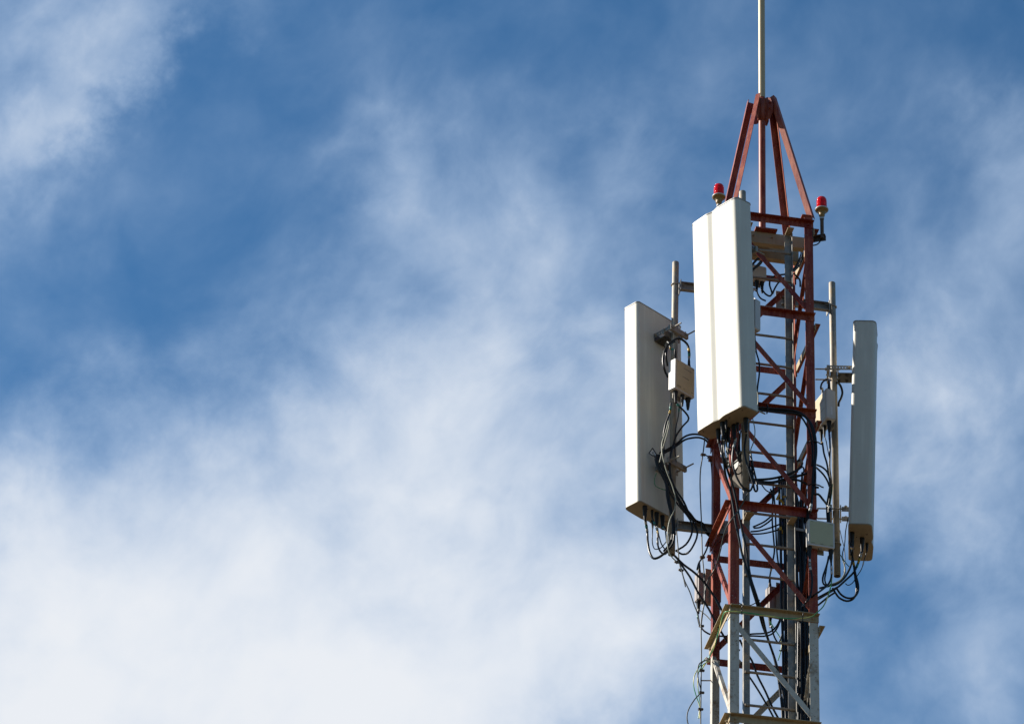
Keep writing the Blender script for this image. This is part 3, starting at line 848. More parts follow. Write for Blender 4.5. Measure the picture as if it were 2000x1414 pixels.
PR = [(-0.02, 0.085, 0.095, 0.005), (-0.03, 0.05, 0.0, 0.005), (-0.10, -0.05, -0.115, 0.005), (-0.10, -0.05, -0.125, 0.005), (-0.02, 0.0, -0.12, 0.004), (0.075, 0.105, -0.115, 0.005), (-0.105, -0.08, 0.135, 0.004), (0.08, 0.105, 0.135, 0.004), (-0.003, 0.002, 0.118, 0.004)]
lb_c = at(1331, 742, 0.22)
bL, tL = eq_box('pale box with beige cover and small print on the pole left of the front antenna', lb_c, R(-55), 0.25, 0.315, 0.085, 'boxface',
    [(-0.72, 0.55, 0.8), (0.72, 0.55, 0.8)], [(-0.62, 0.55, 1.0), (0.05, 0.6, 0.85), (0.66, 0.55, 1.15)], prints=PR)
rb_c = at(1612, 802, 0.33)
bR, tR = eq_box('pale box half hidden by the red leg on the pole right of the tower', rb_c, R(190), 0.25, 0.315, 0.09, 'boxface',
    [(0.62, 0.45, 0.85), (-0.5, 0.45, 0.8)], [(-0.68, 0.55, 0.9), (-0.05, 0.6, 0.8), (0.6, 0.5, 1.05)],
    prints=[(-0.01, 0.085, 0.06, 0.003), (-0.01, 0.085, -0.03, 0.003)], sticker=(-0.012, -0.115, -0.03, 0.018))
gb_c = at(1601.5, 1046, -0.40)
bG, tG = eq_box('square box with grey green cover on the right leg of the tower', gb_c, R(-85), 0.235, 0.25, 0.075, 'boxgreen',
    [(-0.88, 0.35, 0.8), (0.72, 0.3, 1.0)], [(-0.82, 0.55, 1.0), (0.80, 0.55, 1.0)], frame=True,
    prints=[(-0.09, -0.07, 0.102, 0.004), (0.075, 0.10, 0.102, 0.004), (-0.09, -0.06, -0.102, 0.004), (0.075, 0.10, -0.102, 0.004), (-0.015, 0.015, -0.102, 0.004)])
lug = MB().mat('galv'); lug.bbox((-0.012, -0.014, -0.136), (0.012, 0.014, -0.126)); lug.build('latch', bG, M_in=TOWER @ Matrix.Translation(gb_c) @ Matrix.Rotation(R(-85), 4, 'Z'))
cb_c = at(1383, 1151, 0.47)
bC, tC = eq_box('dusty grey box low on the left leg behind hanging cables', cb_c, R(100), 0.22, 0.27, 0.085, 'boxpink',
    [(0.75, 0.5, 0.7)], [(0.8, 0.5, 1.0), (-0.75, 0.5, 1.0)], body='boxpink')
bb_c = at(1521, 1178, 0.47)
bB, tB = eq_box('dusty grey box behind the ladder near the colour change of the tower', bb_c, R(100), 0.22, 0.27, 0.085, 'boxpink',
    [(0.75, 0.5, 0.7)], [(0.75, 0.5, 0.9), (-0.4, 0.5, 0.9)], body='boxpink')
tb_c = at(1479.5, 536, 0.30)
bT, tT = eq_box('small pale box between the front antenna and the ladder top', tb_c, R(-80), 0.15, 0.15, 0.07, 'box', [], [(-0.1, 0.5, 0.9), (0.6, 0.5, 0.9)])
nb_c = at(1469.5, 617, -0.50)
bN, tN = eq_box('narrow white box peeking out behind the edge of the front antenna', nb_c, R(35), 0.10, 0.32, 0.10, 'box', [(0.2, 0.5, 0.9)], [(0.2, 0.5, 0.8)])
# strap of warning triangle hanging by the leftmost antenna
wt = MB().mat('ink')
P3 = [at(1274.5, 875, 0.36), at(1267.5, 885, 0.36), at(1281.5, 894.5, 0.36), at(1284, 890, 0.36)]
for a, b in zip(P3, P3[1:] + P3[:1]): wt.cyl(a, b, 0.0045, seg=6)
wt.mat('label').add([p + Vector((0, 0.004, 0)) for p in P3], [(0, 1, 2, 3)]); wt.add([p + Vector((0, 0.0055, 0)) for p in P3], [(3, 2, 1, 0)])
wt.mat('ink')
for px, py in ((1275, 884), (1277, 888), (1279, 890.5)):
    c = at(px, py, 0.3575); wt.box(c, (0.008, 0, 0), (0, 0.0008, 0), (0, 0, 0.004))
solo(wt, 'warning_tag', 'small white warning triangle tag among the cables of the leftmost antenna', 'tag', at(1276, 884, 0.36))

# ------------------------------------------------------------------ cables
def pts(lst, v):
    out = []
    for p in lst:
        if isinstance(p, Vector): out.append(p)
        elif len(p) == 3: out.append(at(*p))
        else: out.append(at(p[0], p[1], v))
    return out
def cable(label, lst, v, r=0.008, mat='black', tapes=(), name='cable', cat='cable', group=None, plug=None):
    P = pts(lst, v)
    mb = MB().mat(mat); mb.tube(P, r, 8, stripes=0.30 if mat == 'earth' else 0.0)
    path = mb.path
    base = P[-1].copy()
    o = solo(mb, name, label, cat, base, group)
    # coloured marker tape: (fraction of the length, colour)
    Ls = [0.0]
    for a, b in zip(path, path[1:]): Ls.append(Ls[-1] + (b - a).length)
    for f, key in tapes:
        s = f if f > 0 else Ls[-1] + f          # metres from the start
        for i in range(len(Ls) - 1):
            if Ls[i] <= s <= Ls[i + 1]:
                d = (path[i + 1] - path[i]).normalized(); c = path[i] + d * (s - Ls[i])
                tp = MB().mat(key); tp.lathe([(r + 0.0004, -0.016), (r + 0.002, -0.0155), (r + 0.002, 0.0155), (r + 0.0004, 0.016)], c, d, 10, caps=False)
                tp.build('marker_tape', o); break
    if plug:
        d = (path[0] - path[1]).normalized()
        MB().mat('rubber').lathe([(r * 1.15, -0.06), (r * 1.7, -0.02), (r * 1.9, 0.02)], path[0], d, 12).build('plug', o)
    return o
CL, CF, CR_ = 'cables of the leftmost antenna', 'cables under the front antenna', 'cables of the rightmost antenna'
CT, CW, CE = 'cables inside the tower', 'wires by the left leg', 'earth wires'
V = lambda *a: Vector(a)

# ---- left group
vl = 0.27
cable('black loop arching over the box on the left pole, yellow and teal bands', [tL[1], (1346, 690), (1342, 672), (1326, 661), (1310, 669), (1299, 684), (1295, 705), (1298, 722), (1304, 736, .3)], .2, 0.0105, tapes=((0.03, 'whitet'), (0.065, 'teal'), (0.10, 'yellow')), group=CL)
cable('short grey tail curling into the top left of the box on the left pole', [tL[0], (1310, 681, .2), (1307, 672, .25), (1303, 668, .3), (1299, 676, .34)], .2, 0.006, 'grey', tapes=((0.03, 'teal'), (0.06, 'yellow')), group=CL)
cable('black cable looping behind the top of the box on the left pole', [(1304, 715, .3), (1301, 697), (1302, 684), (1308, 672), (1318, 667)], .26, 0.0095, group=CL)
cable('black cable from the left box into the tangle and out to a low loop', [tL[2], (1345.2, 816.8, .24), (1334.2, 831.5, .24), (1321.3, 849.9, .26), (1314, 872, .3), (1308.5, 897.6, .3), (1309.4, 927, .32), (1317.6, 951, .32), (1336, 980.4, .32), (1347, 1006, .32), (1358, 1026, .32), (1362, 1043, .32), (1354.4, 1064.8, .32), (1343.4, 1079.5, .32), (1332.4, 1082, .32), (1322, 1076, .33)], .3, 0.0085, tapes=((0.035, 'teal'), (-0.1, 'whitet')), group=CL)
cable('black cable from the left box with teal and yellow bands joining the tangle', [(1310, 787, .235), (1308.5, 804, .25), (1299.3, 831.5, .27), (1295.6, 857, .29), (1296.5, 883, .3), (1294, 908.7, .31), (1303, 945, .32), (1312, 968, .32), (1325, 986, .31), (1341, 1005, .31), (1350.5, 1020.7, .31), (1351.7, 1039, .31), (1339.7, 1063, .31), (1319.5, 1076, .33)], .3, 0.0085, tapes=((0.05, 'teal'), (0.09, 'yellow')), group=CL)
cable('thin black lead from the middle of the left box along the pole', [(1327, 790, .235), (1325, 811), (1320, 836), (1318, 856), (1318, 880), (1321, 902)], .29, 0.005, tapes=((0.05, 'teal'),), group=CL)
cable('upper of two black cables arching from the left pole to the red leg', [(1288, 885, .31), (1306.6, 875.6, .31), (1322.2, 866, .33), (1336, 853.5, .33), (1352.6, 848), (1371, 850), (1383, 858), (1388, 870)], .36, 0.009, group=CL)
cable('lower of two black cables arching from the left pole to the red leg', [(1285, 891, .31), (1306, 880, .31), (1322.2, 870, .33), (1334, 861, .33), (1347, 856), (1365, 854.5), (1379, 860), (1387, 872)], .38, 0.009, group=CL)
for k, (dx, rr) in enumerate(((0, .0105), (5, .0095), (9, .009), (-3, .009))):
    lab = ['thick black cable at the heart of the tangle on the leftmost antenna', 'black cable on the right side of the tangle swinging to the arm', 'black cable in the tangle bending toward the lower left arm', 'outermost black cable of the tangle against the leftmost antenna'][k]
    q = [(1286 + dx, 888), (1282.5 + dx * .8, 896), (1287 + dx, 911), (1295 + dx, 927), (1303 + dx * .8, 945)]
    if k in (0, 3): q += [(1304 + dx * .5, 968), (1308 + dx * .4, 990), (1313 + dx * .3, 1010), (1315 + dx * .3, 1035), (1311, 1058 + dx, .34), (1302, 1074 + dx, .36)] if k == 3 else [(1306, 968), (1310, 990), (1315, 1012), (1317, 1040), (1314, 1062), (1300, 1078, .36), (1287, 1088, .4), (1277, 1090.5, .42), (1269.9, 1081.3, .45), (1265.3, 1059.3, .5), (1264, 1037, .54), lc[0]]
    else: q += [(1314 + dx, 968), (1325 + dx, 986), (1336 + dx * 1.4, 1003), (1350 + dx, 1016), (1364 + dx, 1022, .36), (1378, 1030 + dx, .37), (1388, 1040 + dx, .38)]
    cable(lab, q, .31, rr, tapes=((-0.05, 'whitet'), (-0.10, 'teal'), (-0.145, 'whitet')) if k == 0 else (), group=CL)
cable('black jumper cable hugging the foot of the left pole', [(1300, 930), (1304, 960), (1306, 985), (1311, 1005), (1314, 1030), (1311, 1052), (1303, 1068), (1296, 1076)], .34, 0.008, group=CL)
cable('thin dark jumper with a long narrow loop under the leftmost antenna', [lc[1], (1274.4, 1040), (1274.4, 1061), (1279, 1072), (1290, 1070), (1301, 1058)], .48, 0.0045, 'black', group=CL)
cable('pale and black jumper with a teal band, third under the leftmost antenna', [lc[2], (1284.6, 1043), (1284.8, 1064), (1290, 1077), (1297, 1082), (1304, 1078, .4)], .46, 0.0085, tapes=((0.05, 'whitet'), (0.09, 'teal'), (0.2, 'grey')), group=CL)
cable('jumper with yellow band slanting under the leftmost antenna', [lc[4], (1286.4, 1044), (1291, 1060), (1296, 1069), (1302, 1075)], .44, 0.006, tapes=((0.06, 'teal'), (0.12, 'whitet'), (0.16, 'yellow')), group=CL)
cable('teal banded jumper close to the left pole foot', [lc[3], (1299, 1030), (1301, 1047), (1303, 1060)], .42, 0.0075, tapes=((0.04, 'teal'), (0.08, 'teal')), group=CL)
cable('pale grey cable snaking down over the tangle of the leftmost antenna', [(1306, 822), (1300, 845), (1293, 866), (1293.5, 886), (1302, 920), (1314, 951), (1319.5, 975), (1317.6, 995), (1308.5, 1015), (1304, 1042), (1304.5, 1070), (1311, 1086), (1322, 1097)], .235, 0.0056, 'paleg', group=CL)
cable('pale green lead beside the tangle of the leftmost antenna', [(1308, 826), (1303, 848), (1294, 878), (1290, 896), (1288, 903)], .25, 0.005, 'paleg', group=CL)
cable('thin green lead looping low on the back of the leftmost antenna', [(1282, 924), (1278, 938), (1280, 948), (1290, 954), (1304, 958)], .33, 0.0035, 'green', group=CL)
cable('long black cable running from the left pole foot down to the red leg', [(1317.6, 1085), (1334.2, 1101.5), (1356.3, 1118), (1376.5, 1138.3), (1396.7, 1167.7), (1409.6, 1191.6), (1418, 1212)], .1, 0.0105, group=CW)
cable('second long black cable dropping from the left pole foot behind the white leg', [(1326, 1096), (1332.4, 1105), (1347, 1125.4), (1365.4, 1160.4), (1383.8, 1188), (1398.5, 1217.4), (1410.8, 1237), (1419.8, 1251.6), (1432, 1262), (1445, 1270)], .0, 0.0095, group=CW)
cable('thin dark wire hanging from the left pole foot with a cut end', [(1321.3, 1037), (1325, 1077.6), (1326.8, 1099.7), (1334.2, 1125.4), (1338.8, 1145.7)], .28, 0.0055, 'olive', group=CW)
cable('thin dark wire drooping from the left pole foot to the upright wire', [(1325, 1093), (1331, 1112), (1336, 1131), (1347, 1154.9), (1356.3, 1182.4), (1361.8, 1196), (1367.3, 1222)], .2, 0.0055, 'olive', group=CW)
for px, py in ((1322, 1097.5), (1330, 1113)):
    c = at(px, py, .25); cl = MB().mat('dark'); cl.box(c, (0.022, 0.004, 0.0), (-0.002, 0.008, 0), (0, 0, 0.007)); cl.cyl(c - V(0, .012, 0), c + V(0, .012, 0), .012, seg=8)
    solo(cl, 'cable_clip', 'small dark clip on the wires below the left pole, ' + ('upper one' if py < 1105 else 'lower one'), 'clip', c, 'clips on the wires')
# ---- upright earth wire left of the tower
cable('long thin upright wire hanging left of the tower', [(1377, 852, .3), (1373, 886), (1368.2, 918), (1367.3, 945), (1368.5, 985), (1370, 1019), (1371.9, 1085), (1374.6, 1116), (1376.5, 1153), (1372.8, 1193.5), (1369.5, 1222), (1369.9, 1268), (1369.2, 1340), (1368.6, 1390), (1368.4, 1440)], .16, 0.0055, 'olive', name='wire', cat='wire', group=CW)
cable('dark wire slanting across the near red leg to the upright wire', [(1461, 963.7, -.5), (1444.5, 993, -.46), (1424.3, 1020.7, -.45), (1415, 1041, -.3), (1405.9, 1079.5, -.1), (1394.9, 1112.6), (1382, 1134.6), (1377.5, 1155), (1376, 1177), (1371, 1200), (1369, 1225)], .14, 0.0058, 'olive', name='wire', cat='wire', group=CW)
for k, (px, py) in enumerate(((1373.5, 888), (1372, 1088), (1374, 1176), (1370, 1222), (1371, 1309), (1370.5, 1352), (1368.5, 1384.5))):
    c = at(px, py, .155); cl = MB().mat('dark' if k not in (1,) else 'rust')
    cl.box(c, (0.020, 0.003, 0.002), (-0.002, 0.009, 0), (-0.001, 0, 0.008)); cl.cyl(c + V(-.014, -.013, 0), c + V(-.014, .013, 0), .009, seg=6, smooth=False); cl.cyl(c + V(.012, -.013, 0), c + V(.012, .013, 0), .008, seg=6, smooth=False)
    lab = ['uppermost clamp on the upright wire near the arching cables', 'rusty clamp on the upright wire beside the red girt end', 'clamp on the upright wire in front of the dusty box', 'dark knot clamp on the upright wire at the colour change', 'clamp where green earth wires meet the upright wire', 'clamp where a dark squiggly wire leaves the upright wire', 'lowest clamp on the upright wire with green ends below'][k]
    solo(cl, 'wire_clamp', lab, 'clamp', c, 'clamps on the upright wire')
hk = MB().mat('rust').cyl(at(1370, 1328.5, .16), at(1388.5, 1328.5, .36), 0.0055, seg=8)
solo(hk, 'hook', 'small rusty bar from the white leg to the upright wire', 'hook', at(1388, 1328, .36))
cable('short black lead from the upright wire to the top of the dusty left box', [tC[0], (1361.5, 1112), (1365, 1099), (1371, 1090), (1380, 1073, .3), (1387, 1045, .36)], .35, 0.0075, tapes=((0.12, 'teal'),), group=CW)
cable('short dark lead from the upright wire to the red leg near the arching cables', [(1374, 887, .16), (1382, 891, .25), (1388, 900, .37), (1390.5, 925, .385), (1391, 960, .385)], .2, 0.006, group=CW)
cable('black lead curving from below the dusty left box behind the white leg', [(1371, 1227, .17), (1377, 1233), (1386, 1238), (1399, 1241), (1411, 1242), (1430, 1242), (1446, 1241), (1470, 1237.5), (1492, 1236.5), (1505, 1233), (1517, 1222), (1524, 1208)], .28, 0.0075, group=CW)
cable('lower black lead sweeping behind the ladder at the first white bay', [(1445, 1242), (1472, 1241.5), (1492, 1242), (1506, 1238.5), (1516, 1229), (1523, 1214), (1526, 1204)], .32, 0.0075, group=CT)
cable('black stub hanging from the dusty left box with a teal band', [tC[1], (1363.5, 1192), (1363, 1204), (1365, 1216), (1368, 1224)], .40, 0.0075, tapes=((0.06, 'whitet'), (0.12, 'teal')), group=CW)
cable('green and yellow wire from the dusty left box toward the red leg', [(1363, 1188), (1370, 1194), (1380, 1202), (1389, 1212)], .40, 0.004, 'earth', name='earth_wire', cat='wire', group=CE)
# ---- green earth wires
cable('long green earth wire draped along the cream girt and around the tower', [(1625, 1126, -.32), (1623.4, 1141, -.33), (1616.4, 1165.5, -.38), (1607.9, 1183.9, -.42), (1596.6, 1195, -.445), (1586.9, 1203), (1563.5, 1207), (1536.6, 1207.5), (1500.7, 1202.5), (1464.7, 1197), (1445, 1194.5), (1428, 1193.5, -.43), (1417, 1194.5, -.40), (1412, 1203, -.30), (1407, 1221, -.15), (1401, 1243, .02), (1393, 1268, .2), (1384, 1285.5, .28), (1373, 1303, .2), (1370.5, 1309, .17)], -.438, 0.0052, 'earth', name='earth_wire', cat='wire', group=CE)
cable('outer green earth wire bowing out left of the white leg', [(1380, 1283, .3), (1372, 1293), (1362.3, 1307), (1355.5, 1322), (1355, 1340), (1360.5, 1361), (1366.5, 1380), (1364, 1402.5)], .18, 0.0042, 'earth', name='earth_wire', cat='wire', group=CE)
cable('inner green earth wire hanging beside the upright wire', [(1386, 1290.5, .3), (1372, 1299), (1364.5, 1312), (1362.5, 1332), (1364.5, 1354), (1367.5, 1378), (1366.5, 1402)], .19, 0.0042, 'earth', name='earth_wire', cat='wire', group=CE)
cable('dark squiggly wire leaving the upright wire to the lower left', [(1385, 1289, .33), (1375, 1290.5), (1367, 1294.5), (1363, 1305), (1364, 1329), (1369, 1350), (1357, 1365), (1344.4, 1386), (1341.7, 1401), (1345, 1418), (1350, 1440)], .16, 0.0052, 'olive', name='wire', cat='wire', group=CW)
for px, py, lab in ((1448.5, 1191, 'black tie holding the green wire at the left end of the cream girt'), (1567.5, 1207, 'black tie holding the green wire at the right end of the cream girt')):
    c = at(px, py, -.44); tm = MB().mat('black')
    tm.tube([c + V(0, -.008, -.045), c + V(0, -.006, 0), c + V(.003, -.012, .045), c + V(.003, .03, .05)], .0038, 6)
    solo(tm, 'cable_tie', lab, 'cable tie', c, 'ties on the cream girt')

# ---- front antenna jumpers
vf = -.62
cable('black cable from the front antenna falling past the near leg to the ladder foot', [fc[0], (1405, 866), (1409.2, 885, -.58), (1414.3, 905.6, -.56), (1416.5, 926, -.5), (1424.5, 951.4, -.47), (1431.3, 983.6, -.46), (1436.4, 1020, -.45), (1441.8, 1044, -.44), (1448.6, 1078, -.43), (1458.8, 1113.7, -.41), (1469, 1149.3, -.40), (1479, 1181.6, -.36), (1489.3, 1220.6, -.2), (1500.6, 1250), (1511.4, 1282), (1517.7, 1309), (1523, 1345), (1526.7, 1375.5), (1528.5, 1414), (1529, 1440)], .0, 0.0098, tapes=((0.06, 'whitet'), (0.10, 'whitet'), (0.16, 'yellow'), (0.19, 'yellow'), (0.23, 'teal')), group=CF)
cable('second black cable from the front antenna running beside the first to the ladder foot', [fc[2], (1415, 864.8), (1415.5, 898.8, -.57), (1422.8, 924, -.5), (1429.6, 943, -.47), (1436.4, 970, -.46), (1443, 1005.7, -.45), (1450.3, 1039, -.44), (1458.8, 1079.8, -.43), (1465.6, 1125.6, -.41), (1475.8, 1157.8, -.40), (1486, 1190, -.34), (1497.8, 1240, -.15), (1513.2, 1285.7), (1521, 1313), (1529, 1350), (1534.8, 1390), (1535, 1414), (1535, 1440)], .02, 0.0098, tapes=((0.05, 'whitet'), (0.09, 'grey'), (0.13, 'whitet'), (0.17, 'yellow'), (0.21, 'teal'), (0.24, 'teal')), group=CF)
cable('short white banded jumper at the left of the front antenna base', [fc[1], (1410, 855), (1410.5, 875), (1412, 897, -.57), (1416, 915, -.5), (1418, 930, -.47)], -.6, 0.0065, tapes=((0.05, 'grey'), (0.09, 'whitet'), (0.14, 'grey')), group=CF)
cable('thin pale lead dropping straight from the front antenna base', [fc[7], (1417, 855), (1420, 872), (1422.5, 890), (1423.5, 912)], -.55, 0.005, 'paleg', group=CF)
cable('black jumper with yellow band tucked behind the front antenna base', [fc[3], (1425.5, 856), (1424, 872), (1421, 896, -.5), (1420, 915, -.45)], -.55, 0.0085, tapes=((0.05, 'whitet'), (0.09, 'yellow')), group=CF)
cable('black loop from the front antenna swinging under the open pole end', [fc[4], (1437, 856), (1433, 872), (1430.4, 898.8), (1434.7, 920.8), (1444.8, 943), (1456.7, 956.5), (1464.5, 958.5), (1469.5, 949.7), (1468, 933, -.55), (1464, 912, -.52), (1462, 895, -.5)], -.67, 0.0085, tapes=((0.04, 'whitet'), (0.075, 'grey'), (0.11, 'whitet')), group=CF)
cable('black loop hanging lowest and rightmost under the front antenna', [fc[6], (1457.6, 850), (1454, 876), (1456.7, 897), (1463.5, 921), (1470.3, 943), (1475.4, 959.5), (1478.8, 958), (1478.5, 946), (1473.7, 924, -.6), (1468.6, 902, -.52), (1466, 885, -.5)], -.67, 0.0085, tapes=((0.05, 'grey'), (0.085, 'whitet')), group=CF)
cable('thin grey black lead left of the pole under the front antenna', [fc[5], (1444, 852), (1442, 880, -.57), (1441, 898, -.56), (1434, 905, -.55), (1428, 912, -.5)], -.58, 0.006, tapes=((0.03, 'whitet'),), group=CF)
cable('pale green wire curling down the right edge of the front antenna base', [(1470, 817, -.6), (1474.5, 841), (1472.5, 861), (1465.5, 882), (1468, 893)], -.6, 0.0045, 'paleg', group=CF)
cable('thin black lead bowing beside the open pole end', [(1421, 907), (1428, 922), (1435, 923), (1441, 912), (1444, 895)], -.5, 0.0035, group=CF)
cable('black cable dangling behind the open pole end', [(1466, 885, -.5), (1468, 910), (1470, 935), (1472.5, 952), (1470.5, 925), (1470, 900)], -.5, 0.007, group=CF)
cable('black cable hugging the left of the near leg under the front antenna', [(1420, 838, -.58), (1419, 862), (1420, 885), (1424, 905), (1428, 930), (1432, 955, -.46), (1438, 980, -.45)], -.5, 0.0075, tapes=((0.10, 'whitet'), (0.2, 'grey')), group=CF)
cable('black cable behind the connectors bending to the harness', [(1432, 838, -.56), (1436, 870), (1444, 900), (1455, 922), (1465, 932, -.47)], -.5, 0.0085, group=CF)
cable('short black loop nestled left of the open pole end', [(1447, 840, -.6), (1444.5, 862), (1446, 885), (1452, 905), (1449, 921), (1440, 926), (1433, 915)], -.54, 0.006, tapes=((0.06, 'whitet'),), group=CF)
cable('pale streaked lead between the front connectors and the near leg', [(1412, 845, -.6), (1413, 868), (1416, 890), (1419, 908, -.52)], -.58, 0.0055, 'grey', group=CF)
# ---- upper right edge of the front antenna
cable('black cable with bend beside the right edge of the front antenna', [(1474, 655, -.5), (1477, 687), (1482.5, 707), (1483, 730), (1479.5, 757), (1478, 786)], -.45, 0.0075, group=CT)
cable('pale wire beside the lower right edge of the front antenna', [(1476, 755, -.5), (1480.5, 772), (1480, 790), (1477, 806)], -.5, 0.0045, 'paleg', group=CT)
# ---- tower interior harnesses
cable('black harness cable crossing the near face to the right leg, upper strand', [(1465, 934, -.45), (1477, 936.5), (1504, 935), (1529.7, 929.5), (1550, 921.7), (1562, 914), (1566.5, 905.6), (1562.8, 899), (1556.5, 901)], -.33, 0.0105, tapes=((-.05, 'grey'),), group=CT)
cable('black harness cable crossing the near face to the right leg, middle strand', [(1465, 938, -.45), (1477, 939.5), (1507.6, 941.5), (1529.7, 936.5), (1550, 930.5), (1567, 927.6), (1579, 922.5), (1588, 917, -.33)], -.335, 0.0105, group=CT)
cable('black harness cable crossing the near face to the right leg, lowest strand', [(1470, 942, -.45), (1500, 944), (1525, 940), (1536.5, 936.5), (1560.2, 938), (1577, 946), (1585, 950, -.34), (1598, 952, -.42)], -.34, 0.0095, group=CT)
cable('thin black strand of the harness hooking around the ladder rail', [(1520, 934), (1545, 926), (1558, 918), (1568, 912), (1570, 920), (1563, 929), (1545, 933), (1530, 936)], -.30, 0.007, group=CT)
for k, (dy, rr, lab) in enumerate(((0, .011, 'thick black cable along the upper girt then down the right leg'), (5, .010, 'second black cable along the upper girt then down the right leg'))):
    cable(lab, [(1478, 796 + dy), (1496, 797 + dy), (1512.7, 798.7 + dy), (1546.7, 801.5 + dy), (1567 + dy * .5, 809 + dy * .6), (1580.5 + dy * .6, 824 + dy * .4), (1588.5 + dy * .6, 848), (1592 + dy * .5, 881.8), (1590 + dy * .4, 908), (1587.5 + dy, 932.7), (1587 + dy * .7, 960 + dy)] + ([(1584.5, 985), (1580.5, 1001), tG[0]] if k == 0 else [(1598, 965), (1607, 975, -.4), (1615, 985, -.3), (1622, 994, -.35), tG[1]]), -.445, rr, tapes=((-.10, 'whitet'), (-.14, 'whitet')), group=CT)
cable('third black cable tucked along the upper girt', [(1478, 800), (1512, 802), (1546, 806), (1563, 813), (1574, 828), (1583, 850), (1587, 880), (1586, 910)], -.425, 0.0085, group=CT)
for px, py, lab in ((1590, 865, 'upper black tie round the cables on the right leg'), (1592, 949, 'lower black tie round the cables on the right leg'), (1498, 798, 'black tie on the cables along the upper girt')):
    c = at(px, py, -.44); tm = MB().mat('black')
    if py > 800: tm.tube([c + V(-.05, .02, .01), c + V(-.03, -.018, .005), c + V(.03, -.018, 0), c + V(.055, 0, 0), c + V(.075, .0, -.005)], .006, 6)
    else: tm.tube([c + V(0, .02, .04), c + V(0, -.02, .02), c + V(0, -.02, -.03), c + V(0, .01, -.045)], .006, 6)
    solo(tm, 'cable_tie', lab, 'cable tie', c, 'ties on the tower cables')
cable('thin black lead drooping behind the harness inside the tower', [(1486, 944), (1497, 958), (1510, 962), (1523, 955), (1534, 945)], -.2, 0.0055, group=CT)
cable('black cable rising from the harness to the right leg inside the tower', [(1540, 935), (1549, 948), (1556, 968), (1560, 990), (1561, 1015)], -.12, 0.0085, group=CT)
cable('black cable curling behind the right ladder rail at the harness', [(1535, 928, -.1), (1545, 940), (1551, 960), (1550, 985), (1547, 1010)], .0, 0.0085, tapes=((0.2, 'bluet'),), group=CT)
# top inside
cable('black cable bending over the bracket at the right edge of the front antenna', [(1462, 524, -.3), (1468, 519), (1478, 507.5), (1484, 504.5), (1489, 508, -.2), (1484, 516, -.15), (1474, 524, -.1), (1466, 534, .0)], -.25, 0.011, group=CT)
cable('second black cable bending beside the small pale box', [(1463, 530), (1470, 526), (1480, 517), (1488, 508.5), (1491, 507)], -.2, 0.009, group=CT)
cable('black lead from the small pale box looping low to the brace', [tT[1], (1487, 564), (1494.7, 574), (1503.7, 578.5), (1509, 572), (1512, 566)], .3, 0.0085, group=CT)
cable('black lead from the small pale box falling behind the rungs', [tT[0], (1478, 562), (1479.5, 573), (1485.8, 583), (1496, 588)], .3, 0.0075, group=CT)
cable('short white tipped black lead under the small pale box', [tT[0] + V(-.01, 0, 0), (1472.5, 563), (1470, 573), (1471, 584)], .28, 0.0075, tapes=((0.02, 'whitet'), (0.05, 'whitet')), group=CT)
cable('black loop in the middle of the upper bay behind the brace', [(1534, 536), (1516.4, 538.4), (1506, 543.5), (1503, 556), (1506, 566), (1508, 573)], .3, 0.0085, group=CT)
cable('two tone black cable slanting behind the upper ladder rail', [(1534, 541), (1522, 550.5), (1513.5, 563), (1509, 574)], .31, 0.008, group=CT)
for k, dx in enumerate((0, 3.2, -3)):
    cable(['black cable curving down inside the right leg under the beam', 'outer black cable curving down inside the right leg under the beam', 'inner black cable curving down inside the right leg under the beam'][k], [(1568.6 + dx, 479), (1567.5 + dx, 496), (1563.5 + dx, 508), (1558.4 + dx, 518), (1552 + dx, 526), (1547 + dx * .6, 531)], -.02 + k * .02, 0.006, tapes=((0.17, 'grey'),) if k == 0 else (), group=CT)
cable('black cable dropping from the right inner bend with a dark joint', [(1550, 534), (1557, 541), (1562, 547), (1563, 560)], .05, 0.0085, plug=False, group=CT)
cable('thin black lead from the right warning light to the red leg', [(1604.5, 466, -.37), (1601, 473), (1596, 477.5), (1589, 479.5), (1582, 480)], -.34, 0.006, group=CT)
cable('thin black lead under the cream beam', [(1466, 492), (1472, 489), (1479, 484), (1486, 478)], -.05, 0.004, group=CT)
